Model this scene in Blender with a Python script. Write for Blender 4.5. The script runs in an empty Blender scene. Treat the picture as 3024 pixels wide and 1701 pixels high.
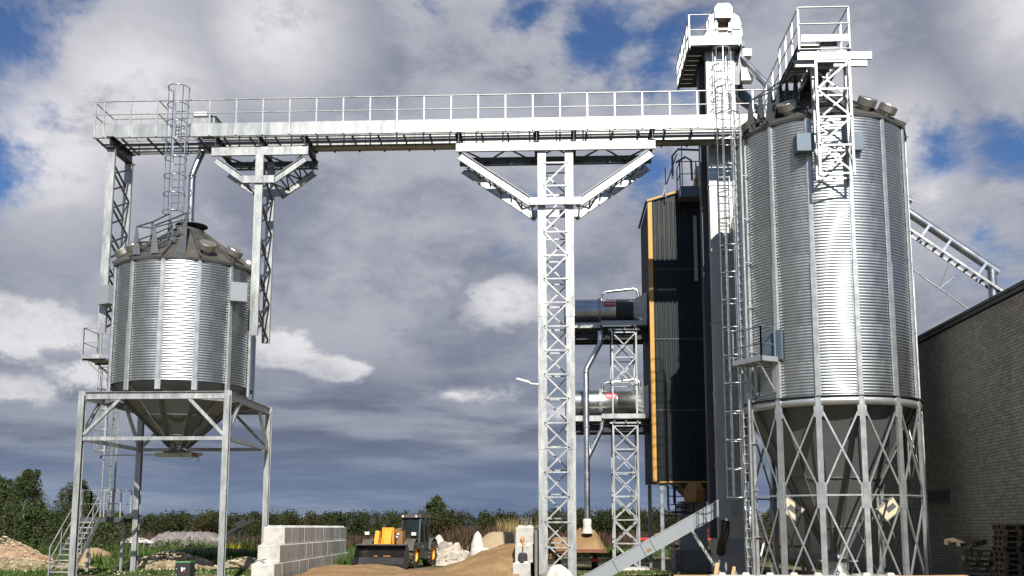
import bpy, bmesh, math, random
import numpy as np
from mathutils import Vector, Matrix
random.seed(7); rng = np.random.default_rng(7)
R = math.radians
S = bpy.context.scene
COL = S.collection

# ------------------------------------------------------------------ camera
cam = bpy.data.cameras.new('camera'); camo = bpy.data.objects.new('camera', cam); COL.objects.link(camo)
camo.location = (0, 0, 1.8)
camo.rotation_euler = (R(90 + 8.043), 0, R(2.5))
cam.sensor_fit = 'HORIZONTAL'; cam.sensor_width = 36; cam.lens = 36.31; cam.shift_y = .0914
cam.clip_start = .1; cam.clip_end = 4000
S.camera = camo
S.view_settings.view_transform = 'Standard'; S.view_settings.look = 'None'
S.view_settings.exposure = 0.5; S.view_settings.gamma = 1
# ------------------------------------------------------------------ sun and sky
SUN_EL, SUN_AZ = 38.5, 9.0            # behind the camera, a little to the right
sl = bpy.data.lights.new('sun', 'SUN'); so = bpy.data.objects.new('sun', sl); COL.objects.link(so)
sl.energy = 4.7; sl.angle = R(.55); sl.color = (1, .95, .87)
ld = Vector((-math.sin(R(SUN_AZ))*math.cos(R(SUN_EL)), math.cos(R(SUN_AZ))*math.cos(R(SUN_EL)), -math.sin(R(SUN_EL))))
so.rotation_euler = ld.to_track_quat('-Z', 'Y').to_euler(); so.location = (6, -30, 40)

W = bpy.data.worlds.new('World'); S.world = W; W.use_nodes = True
nt = W.node_tree; nt.nodes.clear(); N = nt.nodes; LK = nt.links.new
def wn(t, **k):
    n = N.new(t)
    for a, b in k.items(): setattr(n, a, b)
    return n
def _set(sock, v):
    if hasattr(v, 'links') or hasattr(v, 'is_output'): LK(v, sock)
    else: sock.default_value = v
def wm(op, a, b=None, c=None, clamp=False):
    n = wn('ShaderNodeMath', operation=op, use_clamp=clamp)
    for i, v in enumerate((a, b, c)):
        if v is not None: _set(n.inputs[i], v)
    return n.outputs[0]
def wss(v, lo, hi, a=0., b=1.):
    n = wn('ShaderNodeMapRange', interpolation_type='SMOOTHSTEP')
    for i, q in enumerate((v, lo, hi, a, b)): _set(n.inputs[i], q)
    return n.outputs[0]
def wnoise(vec, scale, detail=8, rough=.55, dist=0.):
    n = wn('ShaderNodeTexNoise'); LK(vec, n.inputs['Vector'])
    n.inputs['Scale'].default_value = scale; n.inputs['Detail'].default_value = detail
    n.inputs['Roughness'].default_value = rough; n.inputs['Distortion'].default_value = dist
    return n.outputs[0]
def wmixc(f, a, b):
    n = wn('ShaderNodeMix', data_type='RGBA'); _set(n.inputs[0], f); _set(n.inputs[6], a); _set(n.inputs[7], b)
    return n.outputs[2]
sky = wn('ShaderNodeTexSky', sky_type='NISHITA'); sky.sun_disc = False
sky.sun_elevation = R(SUN_EL); sky.sun_rotation = R(180 - SUN_AZ); sky.air_density = 1.0; sky.dust_density = .4; sky.ozone_density = 2.0
tc = wn('ShaderNodeTexCoord'); D = tc.outputs['Generated']
sep = wn('ShaderNodeSeparateXYZ'); LK(D, sep.inputs[0]); dx, dy, dz = sep.outputs
dzc = wm('MAXIMUM', dz, 0.0)
inv = wm('DIVIDE', 1.0, wm('ADD', dzc, .10))
comb = wn('ShaderNodeCombineXYZ'); LK(wm('MULTIPLY', dx, inv), comb.inputs[0]); LK(wm('MULTIPLY', dy, inv), comb.inputs[1]); P0 = comb.outputs[0]
# a second, puffier coordinate: the direction itself, squashed a little
sq = wn('ShaderNodeVectorMath', operation='MULTIPLY'); LK(D, sq.inputs[0]); sq.inputs[1].default_value = (1, 1, 1.75); P1 = sq.outputs[0]
nbig = wnoise(P1, 2.6, 10, .55, .1)          # cumulus masses
nfin = wnoise(P1, 8.5, 12, .64, .15)
nlay = wnoise(P0, .80, 9, .60, .15)          # layered cloud seen edge-on near the horizon
nstk = wnoise(P0, .33, 9, .60)
def blob(d, r0, r1, k=.20, zs=1.):
    sb = wn('ShaderNodeVectorMath', operation='SUBTRACT'); LK(D, sb.inputs[0]); sb.inputs[1].default_value = d
    ml = wn('ShaderNodeVectorMath', operation='MULTIPLY'); LK(sb.outputs[0], ml.inputs[0]); ml.inputs[1].default_value = (1, 1, zs)
    v = wn('ShaderNodeVectorMath', operation='LENGTH'); LK(ml.outputs[0], v.inputs[0])
    w = wm('ADD', v.outputs['Value'], wm('MULTIPLY', wm('SUBTRACT', nfin, .5), k))
    w = wm('ADD', w, wm('MULTIPLY', wm('SUBTRACT', nbig, .5), k*.7))
    return wss(w, r0, r1, 1., 0.)
def union(lst):
    o = None
    for q in lst:
        h = blob(*q); o = h if o is None else wm('MAXIMUM', o, h)
    return o
holes = union([((-.53, .76, .43), .075, .14), ((-.40, .80, .46), .01, .06), ((-.50, .83, .30), .0, .055), ((-.115, .875, .475), .0, .035), ((-.024, .885, .462), .0, .05),
               ((.05, .896, .445), .015, .07), ((.10, .905, .42), .01, .06), ((.125, .91, .395), .0, .055), ((.395, .855, .315), .0, .055), ((.335, .88, .32), -.01, .04), ((.37, .895, .25), -.01, .045),
               ((.095, .935, .335), -.01, .045), ((-.02, .955, .29), -.01, .04), ((.15, -.77, .62), .35, .95), ((.9, -.2, .4), .1, .4), ((-.1, .1, 1), .1, .45)])
cover = wm('SUBTRACT', 1.0, wm('MULTIPLY', holes, .97), clamp=True)
cover = wm('MULTIPLY', cover, wss(nbig, .24, .40, .72, 1.0))
cover = wm('MAXIMUM', cover, wss(dz, .10, .20, 1., 0.))      # towards the horizon the cloud closes up
# light and shade inside the cloud
tex = wm('ADD', wm('MULTIPLY', nfin, .60), wm('MULTIPLY', nbig, .60))
shade = wss(tex, .50, .70)
ccol = wmixc(shade, (.275, .303, .390, 1), (.530, .545, .615, 1))
bright = union([((-.44, .84, .33), .0, .11), ((-.37, .845, .39), .0, .12), ((-.25, .86, .44), .0, .10), ((-.46, .875, .168), .03, .065, .26, 2.2), ((-.41, .90, .135), .02, .055, .26, 2.4), ((-.47, .875, .118), .01, .05, .26, 2.6), ((-.255, .953, .170), .035, .065, .24, 2.4), ((-.20, .967, .154), .02, .05, .24, 2.8), ((-.10, .985, .128), -.01, .04, .26, 4.), ((.02, .99, .11), -.01, .035, .26, 5.), ((-.046, .975, .218), .0, .035, .2, 1.8),
                ((.335, .895, .29), .0, .045), ((.42, .80, .42), .02, .10), ((.30, .895, .34), .0, .07), ((.25, .90, .37), .0, .06)])
ccol = wmixc(wm('MULTIPLY', wss(dz, .18, .36, .6, .0), wss(nlay, .44, .58)), ccol, (.47, .50, .575, 1))
ccol = wmixc(wm('MULTIPLY', bright, wss(nfin, .30, .52, .35, 1.0)), ccol, (.90, .88, .91, 1))
# slate layers low down
slate = wmixc(wss(nlay, .40, .62), (.160, .190, .275, 1), (.37, .405, .49, 1))
slate = wmixc(wm('MULTIPLY', wss(nstk, .52, .68), .75), slate, (.60, .61, .65, 1))
low = wmixc(wss(nstk, .40, .66), (.155, .215, .350, 1), (.31, .375, .50, 1))
hz = wmixc(wss(dz, .025, .10, 1., .0), slate, low)
ccol = wmixc(wm('MULTIPLY', wss(dz, .105, .195, 1., 0.), wm('SUBTRACT', 1.0, wm('MULTIPLY', bright, .92))), ccol, hz)
tint = wn('ShaderNodeMix', data_type='RGBA', blend_type='MULTIPLY'); tint.inputs[0].default_value = 1.0; LK(sky.outputs[0], tint.inputs[6]); tint.inputs[7].default_value = (.60, .84, 1.18, 1)
bg1 = wn('ShaderNodeBackground'); LK(tint.outputs[2], bg1.inputs[0]); bg1.inputs[1].default_value = .055
bg2 = wn('ShaderNodeBackground'); LK(ccol, bg2.inputs[0]); bg2.inputs[1].default_value = .62
mx = wn('ShaderNodeMixShader'); LK(cover, mx.inputs[0]); LK(bg1.outputs[0], mx.inputs[1]); LK(bg2.outputs[0], mx.inputs[2])
wo = wn('ShaderNodeOutputWorld'); LK(mx.outputs[0], wo.inputs[0])

# ------------------------------------------------------------------ materials
MATS = {}
def mat(name, col, rough=.6, metal=0., var=.12, scale=6., bump=0., bscale=None, col2=None, c2=(.45, .6), c2scale=None, rnd=0., rvar=0., spec=None, island=0., stretch=(1, 1, 1), coat=0., alpha=None, trans=0., spangle=0.):
    m = bpy.data.materials.new(name); m.use_nodes = True; t = m.node_tree; b = t.nodes['Principled BSDF']
    def nn(k, **a):
        n = t.nodes.new(k)
        for x, y in a.items(): setattr(n, x, y)
        return n
    L = t.links.new
    tcn = nn('ShaderNodeTexCoord'); mp = nn('ShaderNodeMapping'); L(tcn.outputs['Object'], mp.inputs[0]); mp.inputs['Scale'].default_value = stretch
    nz = nn('ShaderNodeTexNoise'); L(mp.outputs[0], nz.inputs['Vector']); nz.inputs['Scale'].default_value = scale; nz.inputs['Detail'].default_value = 6; nz.inputs['Roughness'].default_value = .62
    c = nn('ShaderNodeRGB'); c.outputs[0].default_value = (*col, 1); out = c.outputs[0]
    if col2:
        n2 = nn('ShaderNodeTexNoise'); L(tcn.outputs['Object'], n2.inputs['Vector']); n2.inputs['Scale'].default_value = c2scale or scale*.35; n2.inputs['Detail'].default_value = 7; n2.inputs['Roughness'].default_value = .65
        mr = nn('ShaderNodeMapRange', interpolation_type='SMOOTHSTEP'); L(n2.outputs[0], mr.inputs[0]); mr.inputs[1].default_value = c2[0]; mr.inputs[2].default_value = c2[1]
        mxn = nn('ShaderNodeMix', data_type='RGBA'); L(mr.outputs[0], mxn.inputs[0]); L(out, mxn.inputs[6]); mxn.inputs[7].default_value = (*col2, 1); out = mxn.outputs[2]
    # brightness variation
    v = nn('ShaderNodeMapRange'); L(nz.outputs[0], v.inputs[0]); v.inputs[1].default_value = .25; v.inputs[2].default_value = .75; v.inputs[3].default_value = 1-var; v.inputs[4].default_value = 1+var
    val = v.outputs[0]
    def mul(a, bb):
        q = nn('ShaderNodeMath', operation='MULTIPLY'); L(a, q.inputs[0]); L(bb, q.inputs[1]); return q.outputs[0]
    if rnd:
        oi = nn('ShaderNodeObjectInfo'); r = nn('ShaderNodeMapRange'); L(oi.outputs['Random'], r.inputs[0]); r.inputs[3].default_value = 1-rnd; r.inputs[4].default_value = 1+rnd; val = mul(val, r.outputs[0])
    if island:
        gi = nn('ShaderNodeNewGeometry'); r = nn('ShaderNodeMapRange'); L(gi.outputs['Random Per Island'], r.inputs[0]); r.inputs[3].default_value = 1-island; r.inputs[4].default_value = 1+island; val = mul(val, r.outputs[0])
    if spangle:
        vo = nn('ShaderNodeTexVoronoi'); L(tcn.outputs['Object'], vo.inputs['Vector']); vo.inputs['Scale'].default_value = 16
        r = nn('ShaderNodeMapRange'); L(vo.outputs['Color'], r.inputs[0]); r.inputs[3].default_value = 1-spangle; r.inputs[4].default_value = 1+spangle; val = mul(val, r.outputs[0])
    hs = nn('ShaderNodeHueSaturation'); L(out, hs.inputs['Color']); L(val, hs.inputs['Value']); L(hs.outputs[0], b.inputs['Base Color'])
    b.inputs['Metallic'].default_value = metal
    if rvar:
        r = nn('ShaderNodeMapRange'); L(nz.outputs[0], r.inputs[0]); r.inputs[1].default_value = .3; r.inputs[2].default_value = .7; r.inputs[3].default_value = max(.05, rough-rvar); r.inputs[4].default_value = rough+rvar; L(r.outputs[0], b.inputs['Roughness'])
    else: b.inputs['Roughness'].default_value = rough
    if spec is not None: b.inputs['Specular IOR Level'].default_value = spec
    if coat: b.inputs['Coat Weight'].default_value = coat
    if trans: b.inputs['Transmission Weight'].default_value = trans
    if bump:
        bn = nn('ShaderNodeTexNoise'); L(tcn.outputs['Object'], bn.inputs['Vector']); bn.inputs['Scale'].default_value = bscale or scale*4; bn.inputs['Detail'].default_value = 5
        bp = nn('ShaderNodeBump'); bp.inputs['Strength'].default_value = bump; bp.inputs['Distance'].default_value = .03; L(bn.outputs[0], bp.inputs['Height']); L(bp.outputs[0], b.inputs['Normal'])
    MATS[name] = m
    return m
mat('galvanised_steel', (.42, .43, .42), .44, .55, .24, 1.6, rvar=.12, spangle=.10, stretch=(3, 3, .7), bump=.05, bscale=25)
mat('bright_sheet', (.40, .425, .432), .42, 1., .11, 1.1, rvar=.09, rnd=.05, stretch=(1, 1, .25))
mat('bright_pipe', (.50, .515, .525), .34, 1., .10, 2.5, rvar=.06)
mat('casing_steel', (.45, .46, .445), .37, .6, .16, 1.2, rvar=.07, stretch=(2.5, 2.5, .6))
mat('stiffener_steel', (.49, .51, .51), .40, .7, .12, 4, rvar=.06, spangle=.04)
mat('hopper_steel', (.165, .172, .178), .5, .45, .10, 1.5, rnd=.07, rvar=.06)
mat('roof_sheet', (.085, .085, .082), .6, .3, .3, 2.5, col2=(.115, .10, .082), c2=(.45, .65), rnd=.12, bump=.1)
mat('vent_metal', (.42, .40, .37), .42, .85, .15, 3)
mat('dark_rail', (.10, .11, .115), .5, .6, .1, 4)
mat('blue_grey_plate', (.10, .14, .175), .5, .2, .08, 2)
mat('grey_paint', (.27, .295, .315), .42, .1, .06, 1.2)
mat('dark_cladding', (.016, .021, .022), .42, .1, .2, 1.2, rnd=.15, spec=.3, col2=(.030, .032, .030), c2=(.5, .72), c2scale=.8)
mat('dark_slate', (.055, .062, .072), .5, .1, .1, 1)
mat('yellow_trim', (.56, .30, .055), .45, 0, .06, 2)
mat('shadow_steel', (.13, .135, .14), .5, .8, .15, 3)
mat('concrete', (.51, .50, .46), .88, 0, .07, 2.2, bump=.25, bscale=22, col2=(.34, .325, .29), c2=(.46, .72), c2scale=1.6, rnd=.15, spec=.25)
mat('old_concrete', (.20, .195, .18), .9, 0, .15, 2, bump=.3, bscale=15, spec=.2)
mat('brick', (.30, .282, .24), .88, 0, .14, 9, bump=.2, bscale=40, rnd=.16, island=.16, spec=.2)
mat('mortar', (.07, .066, .057), .95, 0, .2, 12, spec=.1)
mat('dark_metal', (.035, .037, .04), .5, .3, .15, 3)
mat('grain', (.265, .165, .08), .9, 0, .16, 9, bump=.7, bscale=60, col2=(.335, .22, .115), c2=(.44, .60), c2scale=.8, spec=.15)
mat('sand', (.36, .285, .18), .95, 0, .12, 6, bump=.4, bscale=30, spec=.1)
mat('soil', (.36, .245, .155), .95, 0, .22, 5, bump=.7, bscale=12, col2=(.25, .17, .105), c2=(.45, .62), c2scale=2., spec=.1)
mat('stony_soil', (.36, .285, .185), .95, 0, .3, 7, bump=.7, bscale=18, col2=(.15, .13, .06), c2=(.44, .60), c2scale=2.3, spec=.1)
mat('pebble', (.50, .42, .30), .9, 0, .2, 4, island=.35, spec=.15)
mat('rubble', (.44, .40, .34), .9, 0, .2, 4, bump=.3, rnd=.25, col2=(.36, .26, .21), c2=(.5, .7), spec=.2)
mat('ground', (.21, .165, .105), .95, 0, .25, 1.5, bump=.6, bscale=9, col2=(.072, .085, .028), c2=(.42, .56), c2scale=.10, spec=.1)
mat('grass', (.060, .100, .022), .75, 0, .3, .8, island=.45, spec=.2)
mat('flowering_weed', (.42, .36, .03), .8, 0, .2, 1, island=.35, spec=.15)
mat('dry_brush', (.07, .046, .03), .9, 0, .35, .5, island=.45, spec=.1)
mat('dry_grass', (.32, .24, .11), .9, 0, .25, 1, island=.4, spec=.1)
mat('leaf_dark', (.038, .056, .017), .7, 0, .45, .55, island=.5, col2=(.062, .066, .018), c2=(.5, .66), c2scale=.35, spec=.2)
mat('leaf_birch', (.044, .060, .017), .65, 0, .4, 1.2, island=.5, col2=(.07, .07, .02), c2=(.55, .7), c2scale=1.0, spec=.25)
mat('leaf_wood', (.037, .044, .019), .8, 0, .32, .22, island=.35, col2=(.066, .052, .021), c2=(.52, .68), c2scale=.09, spec=.03)
mat('bark', (.14, .125, .105), .9, 0, .3, 6, spec=.1)
mat('birch_bark', (.50, .48, .43), .8, 0, .3, 5, spec=.15)
mat('machine_yellow', (.80, .36, .035), .42, 0, .10, 3, coat=.2)
mat('machine_brown', (.28, .14, .045), .5, 0, .15, 3)
mat('machine_black', (.030, .031, .030), .5, .1, .25, 3, col2=(.10, .085, .06), c2=(.5, .75), c2scale=2)
mat('bucket_steel', (.028, .028, .028), .45, .4, .25, 3, col2=(.11, .08, .05), c2=(.56, .75), c2scale=1.8)
mat('tyre', (.045, .042, .037), .85, 0, .25, 6, col2=(.20, .165, .115), c2=(.45, .65), c2scale=5, bump=.3, spec=.2)
mat('dusty_black', (.085, .078, .066), .7, 0, .2, 5)
mat('cab_glass', (.012, .018, .018), .06, 0, .05, 1, spec=.6)
mat('lamp_glass', (.85, .83, .78), .12, .2, .03, 2)
mat('cream_paint', (.58, .52, .36), .5, 0, .06, 3)
mat('white_paint', (.72, .72, .69), .45, 0, .05, 3)
mat('white_fabric', (.56, .53, .49), .9, 0, .08, 4, bump=.4, bscale=14, spec=.15)
mat('orange_plastic', (.85, .22, .035), .45, 0, .05, 3)
mat('black_plastic', (.035, .032, .033), .38, 0, .1, 4)
mat('green_plastic', (.09, .30, .10), .5, 0, .1, 3)
mat('red_paint', (.45, .035, .028), .5, 0, .15, 3)
mat('red_label', (.50, .035, .03), .5, 0, .04, 3)
mat('pale_print', (.75, .55, .52), .6, 0, .03, 3)
mat('rust_red', (.17, .055, .035), .8, 0, .25, 4)
mat('trailer_green', (.14, .26, .15), .6, 0, .15, 4)
mat('pallet_wood', (.12, .095, .068), .85, 0, .3, 8, rnd=.25, stretch=(1, 8, 8), spec=.15)
mat('new_wood', (.52, .36, .19), .8, 0, .2, 6, stretch=(6, 6, 1), spec=.2)
mat('tarp_grey', (.17, .15, .14), .7, 0, .3, 3, col2=(.42, .38, .35), c2=(.56, .70), c2scale=1.6, bump=.5, bscale=5)
mat('blue_rail', (.02, .035, .075), .5, .2, .1, 3)
mat('cable', (.02, .02, .022), .6)

# ------------------------------------------------------------------ mesh helpers
OFF = {}
def thing(name, label, cat, loc=(0, 0, 0), group=None, kind=None, rotz=None):
    o = bpy.data.objects.new(name, None); COL.objects.link(o); o.location = loc; o.empty_display_size = .2
    o['label'] = label; o['category'] = cat
    if group: o['group'] = group
    if kind: o['kind'] = kind
    OFF[o] = Vector(loc)
    if rotz is not None: o.rotation_euler = (0, 0, rotz); OFF[o] = Vector((0, 0, 0))     # parts in local space
    return o
def tag(o, label, cat, group=None, kind=None):
    o['label'] = label; o['category'] = cat
    if group: o['group'] = group
    if kind: o['kind'] = kind
    return o
def link(name, me, parent=None, loc=None, rot=None, scale=None):
    o = bpy.data.objects.new(name, me); COL.objects.link(o)
    base = OFF.get(parent, Vector((0, 0, 0))) if parent else Vector((0, 0, 0))
    if parent: o.parent = parent
    o.location = (Vector(loc) if loc is not None else Vector((0, 0, 0))) - base
    if rot is not None: o.rotation_euler = rot
    if scale is not None: o.scale = scale
    return o
class M:
    def __init__(s): s.v = []; s.f = []; s.s = []
    def add(s, vs, fs, smooth=False):
        k = len(s.v); s.v.extend([tuple(p) for p in vs]); s.f.extend([tuple(i+k for i in f) for f in fs]); s.s.extend([smooth]*len(fs)); return s
    def box(s, x0, x1, y0, y1, z0, z1):
        if x0 > x1: x0, x1 = x1, x0
        if y0 > y1: y0, y1 = y1, y0
        if z0 > z1: z0, z1 = z1, z0
        return s.add([(x0, y0, z0), (x1, y0, z0), (x1, y1, z0), (x0, y1, z0), (x0, y0, z1), (x1, y0, z1), (x1, y1, z1), (x0, y1, z1)],
                     [(0, 3, 2, 1), (4, 5, 6, 7), (0, 1, 5, 4), (1, 2, 6, 5), (2, 3, 7, 6), (3, 0, 4, 7)])
    def frame(s, p, q, up):
        p, q = Vector(p), Vector(q); t = (q-p).normalized(); u = Vector(up); sd = t.cross(u)
        if sd.length < 1e-4: sd = t.cross(Vector((1, 0, 0)) if abs(t.x) < .9 else Vector((0, 1, 0)))
        sd.normalize(); u = sd.cross(t).normalized(); return p, q, t, sd, u
    def beam(s, p, q, w, h, up=(0, 0, 1), ow=0., oh=0.):
        p, q, t, sd, u = s.frame(p, q, up); vs = []
        for b in (p, q):
            for a, c in ((-1, -1), (1, -1), (1, 1), (-1, 1)): vs.append(b + sd*(a*w/2+ow) + u*(c*h/2+oh))
        return s.add(vs, [(3, 2, 1, 0), (4, 5, 6, 7), (0, 1, 5, 4), (1, 2, 6, 5), (2, 3, 7, 6), (3, 0, 4, 7)])
    def ibeam(s, p, q, b, h, t=.014, up=(0, 0, 1)):       # flanges top/bottom along up
        s.beam(p, q, b, t, up, 0, h/2-t/2); s.beam(p, q, b, t, up, 0, -h/2+t/2); return s.beam(p, q, t*.8, h-2*t, up)
    def channel(s, p, q, b, h, t=.012, up=(0, 0, 1), side=1):   # web on the +side, flanges pointing away
        s.beam(p, q, t, h, up, side*(b/2-t/2), 0); s.beam(p, q, b-t, t, up, -side*t/2, h/2-t/2); return s.beam(p, q, b-t, t, up, -side*t/2, -h/2+t/2)
    def tube(s, pts, r, n=8, cap=True):
        pts = [Vector(p) for p in pts]; ring = []; u = None
        for i, p in enumerate(pts):
            a = pts[max(i-1, 0)]; b = pts[min(i+1, len(pts)-1)]; t = (b-a).normalized()
            if u is None:
                u = t.orthogonal().normalized()
            else:
                u = (u - t*u.dot(t)); u = u.normalized() if u.length > 1e-5 else t.orthogonal().normalized()
            w = t.cross(u)
            k = 1.
            if 0 < i < len(pts)-1:
                c = (p-a).normalized().dot(t); k = 1/max(c, .5)
            rr = r[i] if isinstance(r, (list, tuple)) else r
            ring.append([p + (u*math.cos(j*2*math.pi/n) + w*math.sin(j*2*math.pi/n))*rr for j in range(n)])
        vs = [v for g in ring for v in g]; fs = []
        for i in range(len(pts)-1):
            for j in range(n): fs.append((i*n+j, i*n+(j+1) % n, (i+1)*n+(j+1) % n, (i+1)*n+j))
        s.add(vs, fs, True)
        if cap: s.add(ring[0], [tuple(reversed(range(n)))]); s.add(ring[-1], [tuple(range(n))])
        return s
    def ring(s, c, r, rt, n=24, a0=0., a1=2*math.pi, tn=6):
        full = abs(a1-a0-2*math.pi) < 1e-6; k = n if full else n+1
        vs = []; fs = []
        for i in range(k):
            a = a0+(a1-a0)*i/n; d = Vector((math.cos(a), math.sin(a), 0))
            for j in range(tn):
                b = 2*math.pi*j/tn; vs.append(Vector(c)+d*(r+rt*math.cos(b))+Vector((0, 0, rt*math.sin(b))))
        for i in range(n):
            i2 = (i+1) % k
            for j in range(tn): fs.append((i*tn+j, i2*tn+j, i2*tn+(j+1) % tn, i*tn+(j+1) % tn))
        return s.add(vs, fs, True)
    def lathe(s, prof, n=32, c=(0, 0, 0), axis='z', smooth=True, a0=0., a1=2*math.pi):
        full = abs(a1-a0-2*math.pi) < 1e-6; k = n if full else n+1; vs = []; fs = []
        for i in range(k):
            a = a0+(a1-a0)*i/n
            for r, z in prof:
                x, y = r*math.cos(a), r*math.sin(a)
                p = (x, y, z) if axis == 'z' else ((z, x, y) if axis == 'x' else (y, z, x)); vs.append(Vector(p)+Vector(c))
        m = len(prof)
        for i in range(n):
            i2 = (i+1) % k
            for j in range(m-1): fs.append((i*m+j, i2*m+j, i2*m+j+1, i*m+j+1))
        return s.add(vs, fs, smooth)
    def prism(s, poly, ax, a, b):            # polygon extruded along axis 'x','y' or 'z' between a and b
        n = len(poly)
        def P(u, v, w): return {'x': (w, u, v), 'y': (u, w, v), 'z': (u, v, w)}[ax]
        vs = [P(u, v, a) for u, v in poly]+[P(u, v, b) for u, v in poly]
        return s.add(vs, [tuple(range(n)), tuple(reversed(range(n, 2*n)))]+[(i, i+n, (i+1) % n+n, (i+1) % n) for i in range(n)])
    def xf(s, mtx): s.v = [tuple(mtx @ Vector(p)) for p in s.v]; return s
    def mesh(s, name, m, fix=True):
        me = bpy.data.meshes.new(name); me.from_pydata(s.v, [], s.f); me.polygons.foreach_set('use_smooth', s.s)
        if fix:
            bm = bmesh.new(); bm.from_mesh(me); bmesh.ops.recalc_face_normals(bm, faces=bm.faces); bm.to_mesh(me); bm.free()
        me.materials.append(MATS[m]); me.update(); return me
    def build(s, name, m, parent=None, loc=None, rot=None):
        return link(name, s.mesh(name, m), parent, loc if loc is not None else (0, 0, 0), rot)
def npmesh(name, V, Fq, m, smooth=False):
    me = bpy.data.meshes.new(name); V = np.asarray(V, np.float32); Fq = np.asarray(Fq, np.int32); k = Fq.shape[1]
    me.vertices.add(len(V)); me.vertices.foreach_set('co', V.ravel()); me.loops.add(Fq.size); me.loops.foreach_set('vertex_index', Fq.ravel())
    me.polygons.add(len(Fq)); me.polygons.foreach_set('loop_start', np.arange(0, Fq.size, k, dtype=np.int32))
    me.polygons.foreach_set('use_smooth', np.full(len(Fq), smooth)); me.materials.append(MATS[m]); me.update(calc_edges=True); me.validate(); return me
def text(body, size, m, parent, loc, rot, name='lettering'):
    c = bpy.data.curves.new(name, 'FONT'); c.body = body; c.size = size; c.extrude = .002; c.align_x = 'CENTER'; c.align_y = 'CENTER'
    t = bpy.data.objects.new(name, c); COL.objects.link(t); bpy.context.view_layer.update()
    me = bpy.data.meshes.new_from_object(t.evaluated_get(bpy.context.evaluated_depsgraph_get())); bpy.data.objects.remove(t)
    me.materials.clear(); me.materials.append(MATS[m]); return link(name, me, parent, loc, rot)
def V3(*a): return Vector(a)
# ------------------------------------------------------------------ ground
gv = []; gx = np.array([-900, -300, -140, -80, -50, -30, -20, -12, -6, 0, 6, 12, 20, 30, 60, 140, 300, 900.]); gy = np.array([-60, -20, 0, 10, 20, 30, 38, 46, 56, 70, 100, 160, 300, 700, 2200.])
gm = M(); nxg = len(gx)
gm.add([(x, y, 0) for y in gy for x in gx], [(j*nxg+i, j*nxg+i+1, (j+1)*nxg+i+1, (j+1)*nxg+i) for j in range(len(gy)-1) for i in range(nxg-1)])
g = gm.build('ground', 'ground'); g['kind'] = 'structure'; g['label'] = 'bare earth yard with patchy grass running out to the wood'
# dirt track behind the dryer
tr = M(); 
for i in range(12):
    x0, x1 = -4+i*3.5, -4+(i+1)*3.5
    tr.add([(x0, 58+.5*math.sin(i*1.3), .012), (x1, 58+.5*math.sin((i+1)*1.3), .012), (x1, 63+.4*math.sin((i+1)*.9), .012), (x0, 63+.4*math.sin(i*.9), .012)], [(0, 1, 2, 3)])
t = tr.build('path', 'sand'); t['kind'] = 'structure'; t['label'] = 'pale sandy farm track beyond the dryer'

# ------------------------------------------------------------------ generic steelwork
def rails(parent, p0, p1, n, h, m='galvanised_steel', drop=0., mid=.5, r=.022, pr=.024, toe=None, flat=False):
    """handrail from p0 to p1: n posts, each its own part, top and mid rails"""
    p0, p1 = V3(*p0), V3(*p1); d = p1-p0
    for i in range(n):
        p = p0+d*(i/(n-1)) if n > 1 else p0
        b = M(); (b.beam(p-V3(0, 0, drop), p+V3(0, 0, h), .055 if flat else pr*2, .03 if flat else pr*2, (0, 1, 0))); b.build('post', m, parent)
    M().tube([p0+V3(0, 0, h), p1+V3(0, 0, h)], r, 6).build('top_rail', m, parent)
    if mid: M().tube([p0+V3(0, 0, h*mid), p1+V3(0, 0, h*mid)], r*.85, 6).build('mid_rail', m, parent)
    if toe: M().beam(p0+V3(0, 0, toe/2+.02), p1+V3(0, 0, toe/2+.02), .006, toe).build('toe_board', m, parent)
def ladder(parent, base, top, wd, w=.42, m='galvanised_steel', step=.3):
    base, top, wd = V3(*base), V3(*top), V3(*wd).normalized()
    for s in (-1, 1): M().beam(base+wd*s*w/2, top+wd*s*w/2, .028, .06, (wd.y, -wd.x, 0)).build('stile', m, parent)
    L = (top-base).length; k = int(L/step); me = M().tube([-wd*w/2, wd*w/2], .017, 6).mesh('rung', m)
    for i in range(k): link('rung', me, parent, base+(top-base)*((i+.5)*step/L))
def cage(parent, c, r, z0, z1, open_a, bars=7, dz=.75, half=R(62), m='galvanised_steel', br=.016):
    """hoops open towards angle open_a, upright bars round the rest"""
    a0, a1 = open_a+half, open_a+2*math.pi-half; k = int(round((z1-z0)/dz))
    me = M().ring((0, 0, 0), r, .019, 22, a0, a1, 5).mesh('hoop', m)
    for i in range(k+1): link('hoop', me, parent, (c[0], c[1], z0+(z1-z0)*i/k))
    for i in range(bars):
        a = a0+(a1-a0)*i/(bars-1); p = V3(c[0]+r*math.cos(a), c[1]+r*math.sin(a), z0)
        M().beam(p, p+V3(0, 0, z1-z0), .035, .010, (math.cos(a), math.sin(a), 0)).build('cage_bar', m, parent)
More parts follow.
